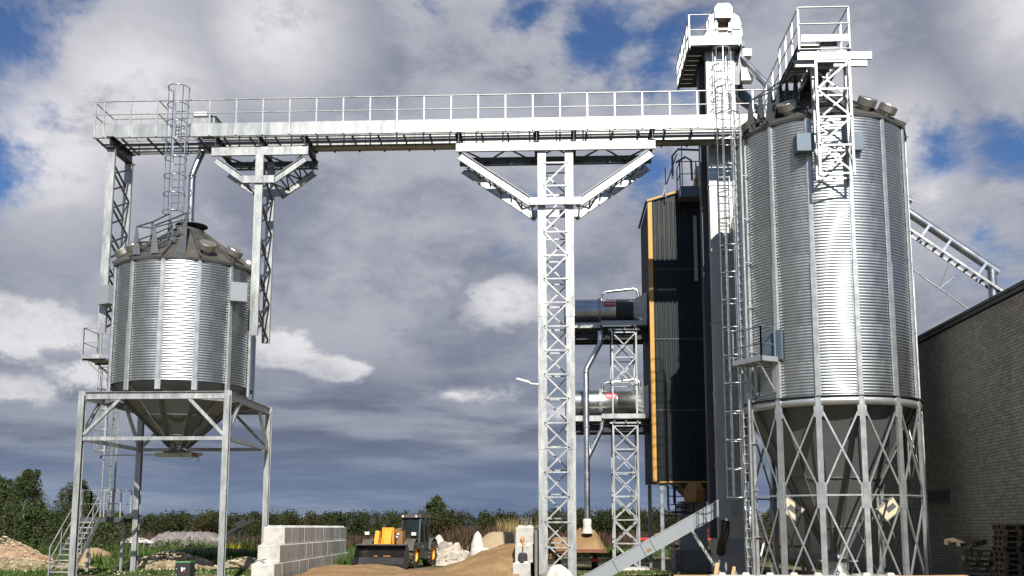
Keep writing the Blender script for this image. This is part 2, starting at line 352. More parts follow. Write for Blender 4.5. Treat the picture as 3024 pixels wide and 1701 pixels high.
def lace(parent, a0, a1, b0, b1, n, w=.05, h=.05, m='galvanised_steel', horiz=True, flip=0, up=(0, 1, 0), cross=False, name='brace'):
    """zigzag bracing between the lines a0-a1 and b0-b1"""
    a0, a1, b0, b1 = V3(*a0), V3(*a1), V3(*b0), V3(*b1)
    for i in range(n):
        A0, A1 = a0+(a1-a0)*(i/n), a0+(a1-a0)*((i+1)/n); B0, B1 = b0+(b1-b0)*(i/n), b0+(b1-b0)*((i+1)/n)
        if cross or (i+flip) % 2 == 0: M().beam(A0, B1, w, h, up).build(name, m, parent)
        if cross or (i+flip) % 2 == 1: M().beam(B0, A1, w, h, up).build(name, m, parent)
        if horiz: M().beam(A0, B0, w, h, up).build('strut', m, parent)
    if horiz: M().beam(a1, b1, w, h, up).build('strut', m, parent)

# ------------------------------------------------------------------ silos
def polar(cx, cy, r, th, z): return V3(cx+r*math.sin(th), cy-r*math.cos(th), z)
def silo(root, cx, cy, Rr, z0, z1, n, rings, phase, hz, hr, roof_top, roof_r, cor=12, leg_to=None):
    da = 2*math.pi/n; sh = (z1-z0)/rings
    # one curved corrugated sheet, used for every field of the wall
    nz = cor*6; na = 7; m = M(); vs = []; fs = []
    for i in range(nz+1):
        z = sh*i/nz; rr = Rr+.0085*math.sin(2*math.pi*cor*i/nz)
        for j in range(na+1):
            a = (-.5+j/na)*da*.997; vs.append((rr*math.sin(a), -rr*math.cos(a), z))
    for i in range(nz):
        for j in range(na): fs.append((i*(na+1)+j, i*(na+1)+j+1, (i+1)*(na+1)+j+1, (i+1)*(na+1)+j))
    sheet = m.add(vs, fs, True).mesh('wall_sheet', 'bright_sheet', fix=False)
    bolts = M()
    for j in range(6):
        a = (-.42+.168*j)*da; p = V3((Rr+.02)*math.sin(a), -(Rr+.02)*math.cos(a), 0); bolts.lathe([(0, .016), (.016, .012), (.019, 0)], 6, p)
    for k in range(n):
        th = phase+(k+.5)*da
        for q in range(rings): link('wall_sheet', sheet, root, (cx, cy, z0+q*sh), (0, 0, th))
    bm_ = bolts.mesh('bolt_row', 'shadow_steel')
    for k in range(n):
        th = phase+(k+.5)*da
        if math.cos(th) > -.3:
            for q in range(1, rings): link('bolt_row', bm_, root, (cx, cy, z0+q*sh), (0, 0, th))['kind'] = 'stuff'
    # stiffeners up each seam: hat sections, heavier below
    zl = leg_to if leg_to is not None else z0
    zm = z0+(z1-z0)*.47
    def hat(w, d, h):
        m = M(); y = -Rr-.014
        m.box(-w/2, w/2, y-d, y-d+.012, 0, h); m.box(-w/2, -w/2+.012, y-d+.012, y+.01, 0, h); m.box(w/2-.012, w/2, y-d+.012, y+.01, 0, h)
        m.box(-w/2-.035, -w/2, y-.012, y, 0, h); m.box(w/2, w/2+.035, y-.012, y, 0, h); return m.mesh('stiffener', 'stiffener_steel')
    lo, hi = hat(.135, .075, zm-zl), hat(.10, .055, z1-zm-.02)
    for k in range(n):
        th = phase+k*da; link('stiffener', lo, root, (cx, cy, zl), (0, 0, th)); link('stiffener', hi, root, (cx, cy, zm), (0, 0, th))
    # roof
    re = Rr+.12; h2 = da/2; m = M(); a = h2*.998
    def rp(r, an, z): return (r*math.sin(an), -r*math.cos(an), z)
    zt = roof_top-z1
    m.add([rp(re, -a, -.03), rp(re, a, -.03), rp(roof_r, a, zt), rp(roof_r, -a, zt)], [(0, 1, 2, 3)])
    m.add([rp(re, -a, -.03), rp(re, a, -.03), rp(re-.02, a, -.11), rp(re-.02, -a, -.11)], [(0, 3, 2, 1)])
    for s in (-1, 1):
        p, q = V3(*rp(re, s*a*.975, -.03)), V3(*rp(roof_r, s*a*.9, zt)); m.beam(p, q, .035, .10, (0, 0, 1), 0, .045)
    for f in (.33, .66):
        r1 = re+(roof_r-re)*f; z = -.03+(zt+.03)*f; m.beam(rp(r1, -a*.95, z), rp(r1, a*.95, z), .03, .02, (0, 0, 1), 0, .01)
    rs = m.mesh('roof_sheet', 'roof_sheet')
    for k in range(n): link('roof_sheet', rs, root, (cx, cy, z1), (0, 0, phase+(k+.5)*da))
    # skirt under the eave
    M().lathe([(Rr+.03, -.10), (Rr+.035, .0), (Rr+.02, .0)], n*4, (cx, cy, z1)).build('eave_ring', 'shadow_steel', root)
    M().lathe([(0, .22), (roof_r*.5, .22), (roof_r*.55, .16), (roof_r*1.05, .12), (roof_r*1.12, .04), (roof_r*1.12, -.05)], 20, (cx, cy, roof_top), smooth=False).build('roof_cap', 'roof_sheet', root)
    # hopper of bolted wedge sheets
    m = M(); rt = Rr-.03
    m.add([rp(rt, -a, 0), rp(rt, a, 0), rp(hr, a, hz-z0), rp(hr, -a, hz-z0)], [(0, 1, 2, 3)])
    dd = V3(0, -rt*math.cos(a), 0)
    for s in (1,):
        p, q = V3(*rp(rt, s*a, 0)), V3(*rp(hr, s*a, hz-z0)); nrm = V3(math.sin(s*a), -math.cos(s*a), -1).normalized(); m.beam(p, q, .022, .05, nrm, 0, .025)
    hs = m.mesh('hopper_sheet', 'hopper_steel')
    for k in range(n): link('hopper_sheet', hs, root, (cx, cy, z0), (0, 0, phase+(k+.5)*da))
    for f in (.5, .82):
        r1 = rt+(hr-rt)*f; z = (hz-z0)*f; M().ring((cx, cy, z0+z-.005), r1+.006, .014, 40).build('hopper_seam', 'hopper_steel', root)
    M().lathe([(hr, 0), (hr, -.16), (hr+.06, -.16), (hr+.06, -.20), (hr-.05, -.20)], 20, (cx, cy, hz)).build('outlet_collar', 'hopper_steel', root)
    return root
def vents(root, cx, cy, Rr, z1, roof_top, roof_r, angs, rv):
    sl = math.atan2(roof_top-z1, Rr+.12-roof_r)
    me = M().lathe([(.20, -.06), (.20, .09), (.30, .09), (.31, .11), (.31, .32), (.295, .345), (.15, .36), (0, .365)], 30, smooth=False).mesh('roof_vent', 'vent_metal')
    for th in angs:
        z = z1+(Rr+.12-rv)*math.tan(sl); link('roof_vent', me, root, polar(cx, cy, rv, th, z), (sl, 0, th))
def roof_rail(root, A0, A1, B0, B1, h=1.0, n=3):
    """two guard rails up the roof on tapered plate posts"""
    for P, Q in ((A0, A1), (B0, B1)):
        P, Q = V3(*P), V3(*Q); d = (Q-P)
        for i in range(n):
            b = P+d*i/(n-1); t = d.normalized(); t.z = 0; t.normalize(); m = M(); s = t.cross(V3(0, 0, 1)).normalized()*.012
            vs = []
            for k in (-1, 1):
                vs += [b+s*k+t*-.19+V3(0, 0, -.06), b+s*k+t*.19+V3(0, 0, -.06), b+s*k+t*.05+V3(0, 0, h), b+s*k+t*-.03+V3(0, 0, h)]
            m.add(vs, [(0, 1, 2, 3), (7, 6, 5, 4), (0, 4, 5, 1), (1, 5, 6, 2), (2, 6, 7, 3), (3, 7, 4, 0)]); m.build('rail_post', 'dark_rail', root)
        M().tube([P+V3(0, 0, h), Q+V3(0, 0, h)], .028, 6).build('roof_rail', 'dark_rail', root)
        M().tube([P+V3(0, 0, h*.48), Q+V3(0, 0, h*.48)], .022, 6).build('roof_rail', 'dark_rail', root)
    M().tube([V3(*A0)+V3(0, 0, h), V3(*B0)+V3(0, 0, h)], .026, 6).build('roof_rail', 'dark_rail', root)
    M().tube([V3(*A0)+V3(0, 0, h*.10), V3(*B0)+V3(0, 0, h*.10)], .022, 6).build('roof_rail', 'dark_rail', root)

# ---- small silo on its frame
SX, SY, SR = -14.12, 38.0, 2.58
sm = thing('grain_silo', 'smaller corrugated steel silo standing on a square four-legged frame', 'silo', (SX, SY, 0))
silo(sm, SX, SY, SR, 6.95, 11.45, 13, 4, R(2), 4.78, .36, 13.0, .55, leg_to=6.62)
vents(sm, SX, SY, SR, 11.45, 13.0, .55, [R(-62), R(-34), R(37), R(66), R(120), R(190), R(250)], 2.2)
PT = {1: ((-15.12, 35.62, 11.55), (-15.2, 35.72, 12.62)), 2: ((-14.38, 35.45, 11.55), (-14.5, 35.6, 12.62)), 3: ((-14.82, 36.35, 12.0), (-14.9, 36.4, 13.0)),
      4: ((-14.08, 36.3, 12.1), (-14.2, 36.3, 13.05)), 5: ((-14.42, 37.0, 12.45), (-14.5, 37.0, 13.5)), 6: ((-13.55, 35.75, 11.62), (-13.82, 36.9, 13.48))}
for k, (p, q) in PT.items():
    p, q = V3(*p), V3(*q); m = M(); w0, w1_ = (.15, .03) if k != 6 else (.19, .035); s = V3(0, .012, 0); u = V3(1, 0, 0)
    m.add([p-u*w0-s, p+u*w0-s, q+u*w1_-s, q-u*w1_-s, p-u*w0+s, p+u*w0+s, q+u*w1_+s, q-u*w1_+s], [(0, 1, 2, 3), (7, 6, 5, 4), (0, 4, 5, 1), (1, 5, 6, 2), (2, 6, 7, 3), (3, 7, 4, 0)]); m.build('rail_post', 'dark_rail', sm)
def midp(k, f): return V3(*PT[k][0]).lerp(V3(*PT[k][1]), f)
for ks in ((1, 3, 5), (2, 4, 6)):
    for f in (1., .5): M().tube([midp(k, f) for k in ks], .03 if f == 1 else .024, 6).build('roof_rail', 'dark_rail', sm)
for (i_, j_, f) in ((1, 2, 1.), (1, 2, .45), (2, 6, .52), (2, 6, .93), (1, 6, .40)): M().tube([midp(i_, f), midp(j_, f*.9)], .024, 6).build('roof_rail', 'dark_rail', sm)
M().lathe([(0, .05), (.60, .0), (.62, -.03), (.50, -.03)], 18, (-13.98, 37.9, 13.28), smooth=False).build('inlet_lid', 'dark_rail', sm)
for s, th in ((-1, R(-68)), (1, R(62))):
    p = polar(SX, SY, SR+.16, th, 0); b = M(); b.box(-.3, .3, -.25, .22, -.35, .35); b.build('side_bracket', 'grey_paint', sm, (p.x, p.y, 10.35), (0, 0, th*.4))
# ---- its frame
fr = thing('support_frame', 'square galvanised H-beam frame with knee braces under the smaller silo', 'steel frame', (SX, SY, 0))
FX, FY = (-16.68, -11.50), (35.4, 40.6)
for x in FX:
    for y in FY:
        M().ibeam((x, y, 0), (x, y, 6.56), .205, .22, .016, (0, 1, 0)).build('leg', 'galvanised_steel', fr)
        M().box(x-.2, x+.2, y-.2, y+.2, 0, .025).build('base_plate', 'galvanised_steel', fr)
def girt(p, q, nm, f): f(M(), V3(*p), V3(*q)).build(nm, 'galvanised_steel', fr)
for y in FY: girt((FX[0]+.11, y, 6.40), (FX[1]-.11, y, 6.40), 'top_beam', lambda m, p, q: m.ibeam(p, q, .15, .26))
for x in FX: girt((x, FY[0]+.12, 6.40), (x, FY[1]-.12, 6.40), 'top_beam', lambda m, p, q: m.ibeam(p, q, .15, .26))
for y in FY: girt((FX[0]+.11, y, 4.88), (FX[1]-.11, y, 4.88), 'tie_beam', lambda m, p, q: m.beam(p, q, .12, .13))
for x in FX: girt((x, FY[0]+.12, 4.88), (x, FY[1]-.12, 4.88), 'tie_beam', lambda m, p, q: m.beam(p, q, .12, .13))
for x, s in ((FX[0], 1), (FX[1], -1)):
    for y in FY: girt((x+s*.11, y, 5.02), (x+s*1.35, y, 6.27), 'knee_brace', lambda m, p, q: m.beam(p, q, .10, .11))
for y, s in ((FY[0], 1), (FY[1], -1)):
    for x in FX: girt((x, y+s*.12, 5.02), (x, y+s*1.35, 6.27), 'knee_brace', lambda m, p, q: m.beam(p, q, .10, .11, (1, 0, 0)))
for x, s in ((FX[0], 1), (FX[1], -1)):          # corner beams that carry the ring of stiffeners
    for y, u in ((FY[0], 1), (FY[1], -1)): girt((x+s*.1, y+u*1.6, 6.42), (x+s*1.6, y+u*.1, 6.42), 'corner_beam', lambda m, p, q: m.ibeam(p, q, .13, .22))
# slide gate under the hopper
gt = thing('slide_gate', 'cream slide gate with drive unit and loose cable under the smaller hopper', 'gate', (SX, SY, 4.4))
M().box(-14.92, -13.55, 37.75, 38.25, 4.42, 4.56).build('gate_body', 'cream_paint', gt)
M().box(-13.55, -13.40, 37.80, 38.2, 4.43, 4.56).build('drive_box', 'machine_brown', gt)
M().tube([(-13.40, 38, 4.5), (-13.22, 38, 4.5)], .06, 10).build('motor', 'cream_paint', gt)
M().box(-14.6, -13.65, 37.7, 38.3, 4.565, 4.60).build('flange', 'dark_metal', gt)
M().tube([(-17.05, 38, 4.47), (-14.9, 38, 4.50)], .022, 6).build('pull_rod', 'bright_pipe', gt)
M().tube([(-17.05, 38, 4.47), (-17.09, 38, 4.36)], .03, 6).build('rod_handle', 'dark_metal', gt)
M().tube([(-13.95, 37.72, 4.5), (-13.86, 37.7, 4.36), (-13.75, 37.72, 4.30), (-13.55, 37.75, 4.33), (-13.42, 37.75, 4.40), (-13.3, 37.75, 4.38), (-13.22, 37.75, 4.30), (-13.27, 37.75, 4.22), (-13.35, 37.75, 4.28), (-13.30, 37.75, 4.42)], .012, 5).build('cable', 'cable', gt)
# ladders, platform and stair on its left side
pf = thing('silo_platform', 'small railed landing bracketed to the left of the smaller silo', 'platform', (-17.6, 38.6, 8.2))
M().box(-18.05, -17.15, 38.0, 39.3, 8.16, 8.20).build('deck', 'galvanised_steel', pf); M().box(-18.05, -17.2, 37.985, 38.0, 8.16, 8.32).build('toe_board', 'galvanised_steel', pf)
rails(pf, (-18.03, 38.0, 8.2), (-17.3, 38.0, 8.2), 2, 1.15, 'galvanised_steel'); rails(pf, (-18.03, 38.05, 8.2), (-18.03, 39.3, 8.2), 2, 1.15); rails(pf, (-18.0, 39.3, 8.2), (-17.3, 39.3, 8.2), 2, 1.15)
for y in (38.1, 39.2): M().beam((-17.95, y, 8.14), (-17.05, y, 7.35), .06, .06).build('strut', 'galvanised_steel', pf); M().beam((-18.05, y, 8.13), (-16.9, y, 8.13), .06, .06).build('bearer', 'shadow_steel', pf)
cl = thing('caged_ladder', 'galvanised caged ladder climbing from the stair landing beside the smaller silo', 'ladder', (-17.45, 39.9, 2.2))
ladder(cl, (-17.35, 39.75, 2.25), (-17.35, 39.75, 8.3), (.75, -.66, 0), .42)
cage(cl, (-17.62, 39.45), .36, 4.75, 8.0, math.atan2(.66, .75), 6, .85)
M().tube([(-17.68, 39.55, 2.2), (-17.62, 39.55, 6.6)], .035, 8).build('support_tube', 'galvanised_steel', cl)
st = thing('steel_stair', 'galvanised open-tread stair with handrails rising to a landing behind the silo frame', 'stair', (-18.0, 38.5, 0))
x0, x1 = -18.46, -17.68
for x in (x0, x1): M().beam((x, 37.25, -.02), (x, 39.65, 2.2), .012, .2, (0, 0, 1)).build('stringer', 'galvanised_steel', st)
tread = M().box(-.385, .385, -.12, .12, -.02, .02).mesh('tread', 'galvanised_steel')
for i in range(1, 11): link('tread', tread, st, ((x0+x1)/2, 37.25+2.4*i/11, 2.2*i/11))
for x in (x0, x1):
    for f in (.02, .36, .70, .98): p = V3(x, 37.25+2.4*f, 2.2*f); M().beam(p, p+V3(0, 0, 1.05), .04, .04).build('post', 'galvanised_steel', st)
    for h in (1.05, .55): M().tube([(x, 37.3, .04+h), (x, 39.65, 2.2+h)], .022, 6).build('handrail', 'galvanised_steel', st)
M().box(-18.6, -16.8, 39.66, 40.7, 2.16, 2.2).build('landing', 'galvanised_steel', st)
M().channel((-18.6, 39.66, 2.1), (-16.75, 39.66, 2.1), .07, .2, .01, (0, 0, 1), 1).build('landing_beam', 'shadow_steel', st); M().channel((-18.6, 40.7, 2.1), (-16.75, 40.7, 2.1), .07, .2).build('landing_beam', 'shadow_steel', st)
rails(st, (-17.6, 39.7, 2.2), (-16.95, 39.7, 2.2), 3, 1.05); rails(st, (-18.58, 40.68, 2.2), (-16.95, 40.68, 2.2), 3, 1.05); rails(st, (-18.58, 39.9, 2.2), (-18.58, 40.68, 2.2), 2, 1.05)
for x in (-18.55, -17.2): M().beam((x, 40.6, 0), (x, 40.6, 2.1), .09, .09).build('leg', 'galvanised_steel', st)
# ladder and spout between the smaller silo and the bridge
ul = thing('bridge_ladder', 'tall caged ladder rising from the smaller silo roof to above the bridge rail', 'ladder', (-14.22, 36.7, 12.8))
ladder(ul, (-14.24, 36.95, 12.55), (-14.24, 36.95, 17.9), (1, 0, 0), .44, 'bright_pipe')
cage(ul, (-14.24, 36.66), .395, 13.42, 18.3, R(90), 7, .70, R(50), 'bright_pipe')
sp = thing('spout_pipe', 'shiny galvanised spout dropping from the bridge into the smaller silo roof', 'pipe', (-14.05, 38, 13))
M().tube([(-14.08, 38.0, 13.1), (-14.08, 38.0, 15.35), (-13.93, 38.1, 15.9), (-13.80, 38.25, 16.4)], .13, 16).build('pipe', 'bright_pipe', sp)
for z in (13.55, 15.3): M().ring((-14.08, 38, z), .135, .018, 18).build('clamp', 'bright_pipe', sp)

# ------------------------------------------------------------------ conveyor bridge
br = thing('conveyor_bridge', 'long elevated galvanised conveyor bridge with handrails spanning between the silos', 'bridge', (-4.9, 38, 16.1))
BX0, BX1, BF, BR = -17.72, 8.0, 37.2, 38.9
nseg = 6
for i in range(nseg):
    a, b = BX0+(BX1-BX0)*i/nseg, BX0+(BX1-BX0)*(i+1)/nseg-.006
    m = M(); m.box(a, b, BF, BF+.012, 16.62, 16.93); m.box(a, b, BF+.001, BF+.09, 16.605, 16.62); m.box(a, b, BF+.014, BF+.026, 16.93, 17.12); m.build('front_beam', 'casing_steel', br)
    m = M(); m.box(a, b, BR, BR+.012, 16.55, 16.95); m.box(a, b, BR-.09, BR-.001, 16.55, 16.565); m.build('rear_beam', 'casing_steel', br)
for i in range(27):
    x = BX0+.12+i*.988
    m = M(); m.beam((x, BF+.012, 16.58), (x, BR, 16.53), .06, .07); m.build('cross_member', 'shadow_steel', br)
    if i % 2: M().beam((x+.04, BF+.35, 16.53), (x+.04, BF+.35, 16.38), .05, .05).build('hanger', 'shadow_steel', br)
for y, z in ((BF+.32, 16.50), (BF+.80, 16.50)): M().beam((BX0+.2, y, z-.06), (BX1, y, z-.06), .05, .06).build('stringer', 'shadow_steel', br)
for i in range(11):                       # conveyor casing with lids
    a, b = -13.1+i*1.92, -13.1+(i+1)*1.92-.02
    m = M(); m.box(a, b, 38.1, 38.62, 16.50, 16.95); m.build('conveyor_casing', 'casing_steel', br)
    m = M(); m.box(a+.02, b-.02, 38.02, 38.68, 17.0, 17.30); m.build('conveyor_lid', 'casing_steel', br)
for y in np.arange(37.32, 38.85, .17): M().box(-17.6, -13.2, y, y+.03, 16.93, 16.96).build('grating_bar', 'galvanised_steel', br)
for y in np.arange(37.30, 38.0, .17): M().box(-13.18, BX1, y, y+.03, 16.95, 16.98).build('grating_bar', 'galvanised_steel', br)
M().box(-13.95, -13.15, 37.6, 38.6, 17.05, 17.55).build('drive_housing', 'casing_steel', br); M().box(-14.0, -13.1, 37.55, 38.65, 17.55, 17.59).build('drive_cover', 'grey_paint', br); M().box(-14.05, -13.55, 37.8, 38.3, 17.59, 17.84).build('drive_motor', 'white_paint', br)
M().tube([(-13.1, 38.2, 17.33), (BX1, 38.2, 17.33)], .02, 6).build('conduit', 'dark_metal', br)
post = M().box(-.028, .028, -.03, 0, -.30, 1.12).mesh('post', 'galvanised_steel'); pxs = [BX0+.06, BX0+.40]+[BX0+.40+1.03*i for i in range(1, 25)]
for x in pxs: link('post', post, br, (x, BF-.003, 16.93))
for z, r in ((18.05, .026), (17.52, .021)): M().tube([(BX0, BF-.018, z), (BX1, BF-.018, z)], r, 6).build('front_rail', 'galvanised_steel', br)
for z in (18.05, 17.52): M().tube([(BX0, BF, z), (BX0, BR, z)], .024, 6).build('end_rail', 'galvanised_steel', br); M().tube([(BX0, BR, z), (-14.6, BR, z)], .022, 6).build('rear_rail', 'galvanised_steel', br); M().tube([(-15.2, BF, z), (-15.2, BF+.9, z)], .022, 6).build('gate_rail', 'galvanised_steel', br)
for i in range(4): link('post', post, br, (BX0+.1+i*1.0, BR+.03, 16.93))
link('post', post, br, (BX0+.03, BR+.02, 16.93))
for i in range(5): M().box(BX0+.3+i*.9, BX0+.42+i*.9, BR+.013, BR+.03, 16.88, 17.05).build('clip', 'galvanised_steel', br)

# ------------------------------------------------------------------ bridge legs
def bridge_post(nm, label, X, zb, arms):
    t = thing(nm, label, 'post', (X, 38, zb))
    for y, s in ((37.25, 1), (38.85, -1)):
        m = M(); m.channel((X, y, zb), (X, y, 16.12 if arms else 16.16), .12, .30, .012, (1, 0, 0), -s if s > 0 else 1)
        m.build('column', 'galvanised_steel', t)
        m = M(); m.box(X-.15, X+.15, y-.065, y-.055, zb, 16.12); m.build('cover_plate', 'galvanised_steel', t)
    lace(t, (X-.1, 37.32, zb+.1), (X-.1, 37.32, 15.9), (X-.1, 38.8, zb+.1), (X-.1, 38.8, 15.9), 10, .06, .06, 'shadow_steel', False, 0, (1, 0, 0), False)
    lace(t, (X+.1, 37.32, zb+.1), (X+.1, 37.32, 15.9), (X+.1, 38.8, zb+.1), (X+.1, 38.8, 15.9), 10, .06, .06, 'shadow_steel', False, 1, (1, 0, 0), False)
    if not arms:
        M().ibeam((X, 37.0, 16.38), (X, 39.1, 16.38), .3, .42, .02).build('cap_beam', 'shadow_steel', t)
    return t
def arms(t, X, hw, zt, zb, coll, hb=.30, yf=37.25, yr=38.85):
    for y, mm in ((yf, 'galvanised_steel'), (yr, 'galvanised_steel')):
        M().channel((X-hw, y, zt-.17), (X+hw, y, zt-.17), .12, .32, .012, (0, 0, 1), 1).build('arm_beam', mm if y < 38 else 'shadow_steel', t)  # rear beam: shade from the bridge above put into a darker steel colour
        for s in (-1, 1):
            M().beam((X+s*(hw-.16), y-.01, zt-.47), (X+s*coll, y-.01, zb), .012, hb, (0, 0, 1), -.055 if s < 0 else .055).build('diagonal_web', mm, t)
            M().beam((X+s*(hw-.12), y+.03, zt-.46), (X+s*coll, y+.03, zb), .10, .014, (0, 0, 1), 0, hb/2-.01).build('diagonal_flange', mm, t)
            M().beam((X+s*(hw-.12), y+.03, zt-.46), (X+s*coll, y+.03, zb), .10, .014, (0, 0, 1), 0, -hb/2+.01).build('diagonal_flange', mm, t)
        M().channel((X-coll-.22, y-.09, zb+.12), (X+coll+.22, y-.09, zb+.12), .10, .28, .012, (0, 0, 1), 1).build('collar', mm, t)
    for s in (-1, 1):
        P, Q = V3(X+s*(hw-.4), 0, zt-.60), V3(X+s*(coll+.15), 0, zb); n = 4 if hw < 3 else 6
        lace(t, (P.x, yf+.1, P.z), (Q.x, yf+.1, Q.z), (P.x, yr-.1, P.z), (Q.x, yr-.1, Q.z), n, .05, .05, 'shadow_steel', True, 0, (0, 0, 1))
    k = 4 if hw < 3 else 8
    lace(t, (X-hw+.2, yf+.1, zt-.2), (X+hw-.2, yf+.1, zt-.2), (X-hw+.2, yr-.1, zt-.2), (X+hw-.2, yr-.1, zt-.2), k, .05, .05, 'shadow_steel', False, 0, (0, 0, 1))
    for x in ([X-hw+.1, X-.7, X+.7, X+hw-.1] if hw > 3 else [X-hw+.15, X-.05, X+hw-.15]): M().ibeam((x, yf-.1, zt+.21), (x, yr+.2, zt+.21), .2, .4, .02).build('transverse_beam', 'shadow_steel', t)
bridge_post('bridge_post', 'tall laced bridge post clamped to the outer side of the smaller silo, without arms', -16.97, 9.0, False)
t = bridge_post('bridge_post', 'tall laced bridge post with V-shaped arms beside the smaller silo', -11.22, 8.85, True)
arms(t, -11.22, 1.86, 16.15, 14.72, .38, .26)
tw = thing('lattice_tower', 'free-standing galvanised lattice tower with V-shaped arms under the middle of the bridge', 'tower', (0, 38, 0))
for x in (-.515, .515):
    for y, s in ((37.4, 1), (38.85, -1)):
        for za, zb_ in ((0, 4.9), (4.905, 9.8), (9.805, 16.05)):
            m = M(); m.box(x-.155, x+.155, y-.012, y, za, zb_); m.box(x-.155, x-.143, y, y+.10*s if s > 0 else y-.012+.10, za, zb_) if s > 0 else m.box(x-.155, x-.143, y-.11, y-.012, za, zb_)
            m.box(x+.143, x+.155, y, y+.10, za, zb_) if s > 0 else m.box(x+.143, x+.155, y-.11, y-.012, za, zb_)
            m.build('column', 'galvanised_steel', tw)
        M().box(x-.22, x+.22, y-.15, y+.15, 0, .03).build('base_plate', 'galvanised_steel', tw)
        for z in (4.9, 9.8): M().box(x-.17, x+.17, y-.02 if s > 0 else y+.001, y-.0125 if s > 0 else y+.012, z-.3, z+.3).build('splice_plate', 'galvanised_steel', tw)
lace(tw, (-.45, 37.375, .2), (-.45, 37.375, 15.4), (.45, 37.375, .2), (.45, 37.375, 15.4), 17, .028, .055, 'galvanised_steel', True, 0, (0, 0, 1))
lace(tw, (-.45, 38.80, .35), (-.45, 38.80, 15.5), (.45, 38.80, .35), (.45, 38.80, 15.5), 17, .028, .055, 'galvanised_steel', True, 1, (0, 0, 1))
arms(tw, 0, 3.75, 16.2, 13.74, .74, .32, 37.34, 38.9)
lp = thing('area_lamp', 'slim white yard lamp on a short arm fixed to the lattice tower', 'lamp', (-.7, 37.4, 7.0))
M().tube([(-.66, 37.38, 6.98), (-.92, 37.38, 7.0), (-1.02, 37.38, 7.04)], .035, 8).build('arm', 'white_paint', lp)
M().prism([(-1.0, 37.30), (-1.0, 37.46), (-1.42, 37.45), (-1.5, 37.38), (-1.42, 37.31)], 'z', 7.03, 7.10).xf(Matrix.Translation((-1.0, 0, 7.05)) @ Matrix.Rotation(R(16), 4, 'Y') @ Matrix.Translation((1.0, 0, -7.05))).build('lamp_head', 'white_paint', lp)

# ------------------------------------------------------------------ large silo
LX, LY, LR = 9.1, 34.7, 2.79
lg = thing('grain_silo', 'large corrugated steel silo on a ring of cross-braced legs beside the brick building', 'silo', (LX, LY, 0))
silo(lg, LX, LY, LR, 5.8, 14.95, 14, 8, R(4.5), .95, .3, 16.55, .6)
vents(lg, LX, LY, LR, 14.95, 16.55, .6, [R(-37), R(50), R(95), R(150), R(-80), R(-110), R(215), R(25)], 2.35)
M().lathe([(LR+.05, 0), (LR+.09, 0), (LR+.09, -.28), (LR-.02, -.28)], 56, (LX, LY, 5.82)).build('ring_beam', 'stiffener_steel', lg)
M().lathe([(LR+.16, 0), (LR+.16, .02), (LR+.02, .02), (LR+.02, 0)], 56, (LX, LY, 5.82)).build('ring_flange', 'shadow_steel', lg)
da = 2*math.pi/14; legm = M(); y = -LR-.02
legm.box(-.085, .085, y-.10, y-.088, 0, 5.86); legm.box(-.085, -.073, y-.088, y, 0, 5.86); legm.box(.073, .085, y-.088, y, 0, 5.86); lm = legm.mesh('leg', 'stiffener_steel')
gus = M().box(-.155, .155, y-.0865, y-.078, 2.38, 3.16); gm_ = gus.mesh('gusset', 'stiffener_steel')
tgm = M().box(-.14, .14, y-.0865, y-.078, 5.18, 5.52).mesh('gusset', 'stiffener_steel'); foot = M().box(-.16, .16, y-.16, y+.1, 0, .03).mesh('foot_plate', 'stiffener_steel')
for k in range(14):
    th = R(4.5)+k*da
    for me, nm in ((lm, 'leg'), (gm_, 'gusset'), (tgm, 'gusset'), (foot, 'foot_plate')): link(nm, me, lg, (LX, LY, 0), (0, 0, th))
    A, B = polar(LX, LY, LR+.12, th, 0), polar(LX, LY, LR+.12, th+da, 0); d = (B-A); n_ = V3(math.sin(th+da/2), -math.cos(th+da/2), 0); A2, B2 = A+d*.09, B-d*.09
    for za, zb_ in ((5.35, 3.05), (2.5, .05)):
        M().beam(A2+V3(0, 0, za)+n_*.014, B2+V3(0, 0, zb_)+n_*.014, .006, .075, n_, 0).build('cross_brace', 'stiffener_steel', lg) if False else None
        for P, Q, o in ((A2+V3(0, 0, za), B2+V3(0, 0, zb_), .0), (B2+V3(0, 0, za), A2+V3(0, 0, zb_), -.012)):
            m = M(); m.beam(P+n_*o, Q+n_*o, .052, .007, n_); m.beam(P+n_*o, Q+n_*o, .007, .045, n_, .0225, -.022); m.build('cross_brace', 'stiffener_steel', lg)
    M().beam(A2+V3(0, 0, 2.78), B2+V3(0, 0, 2.78), .05, .05).build('strut', 'stiffener_steel', lg)
roof_rail(lg, (6.55, 33.35, 15.05), (7.7, 33.95, 15.95), (7.05, 32.75, 15.05), (8.1, 33.45, 15.95), .95, 4)
# hatch with the little landing
th = R(-59); hp = polar(LX, LY, LR+.05, R(-50), 7.55)
hm = M(); hm.box(-.36, .36, -.05, .03, -.48, .48); hm.box(-.30, .30, -.065, -.05, -.42, .42); hm.build('access_hatch', 'blue_grey_plate', lg, hp, (0, 0, R(-50)))
lp2 = thing('silo_landing', 'small railed landing by the hatch of the large silo', 'platform', polar(LX, LY, LR+.3, th, 7))
rad = V3(math.sin(th), -math.cos(th), 0); tan = V3(math.cos(th), math.sin(th), 0); cpt = V3(LX, LY, 7.0)
def lpt(r, t, z=0): return cpt+rad*r+tan*t+V3(0, 0, z)
m = M(); vs = [lpt(LR+.04, -.68), lpt(LR+.72, -.68), lpt(LR+.72, .66), lpt(LR+.04, .66)]; m.add(vs+[v+V3(0, 0, .05) for v in vs], [(3, 2, 1, 0), (4, 5, 6, 7), (0, 1, 5, 4), (1, 2, 6, 5), (2, 3, 7, 6), (3, 0, 4, 7)]); m.build('deck', 'grey_paint', lp2)
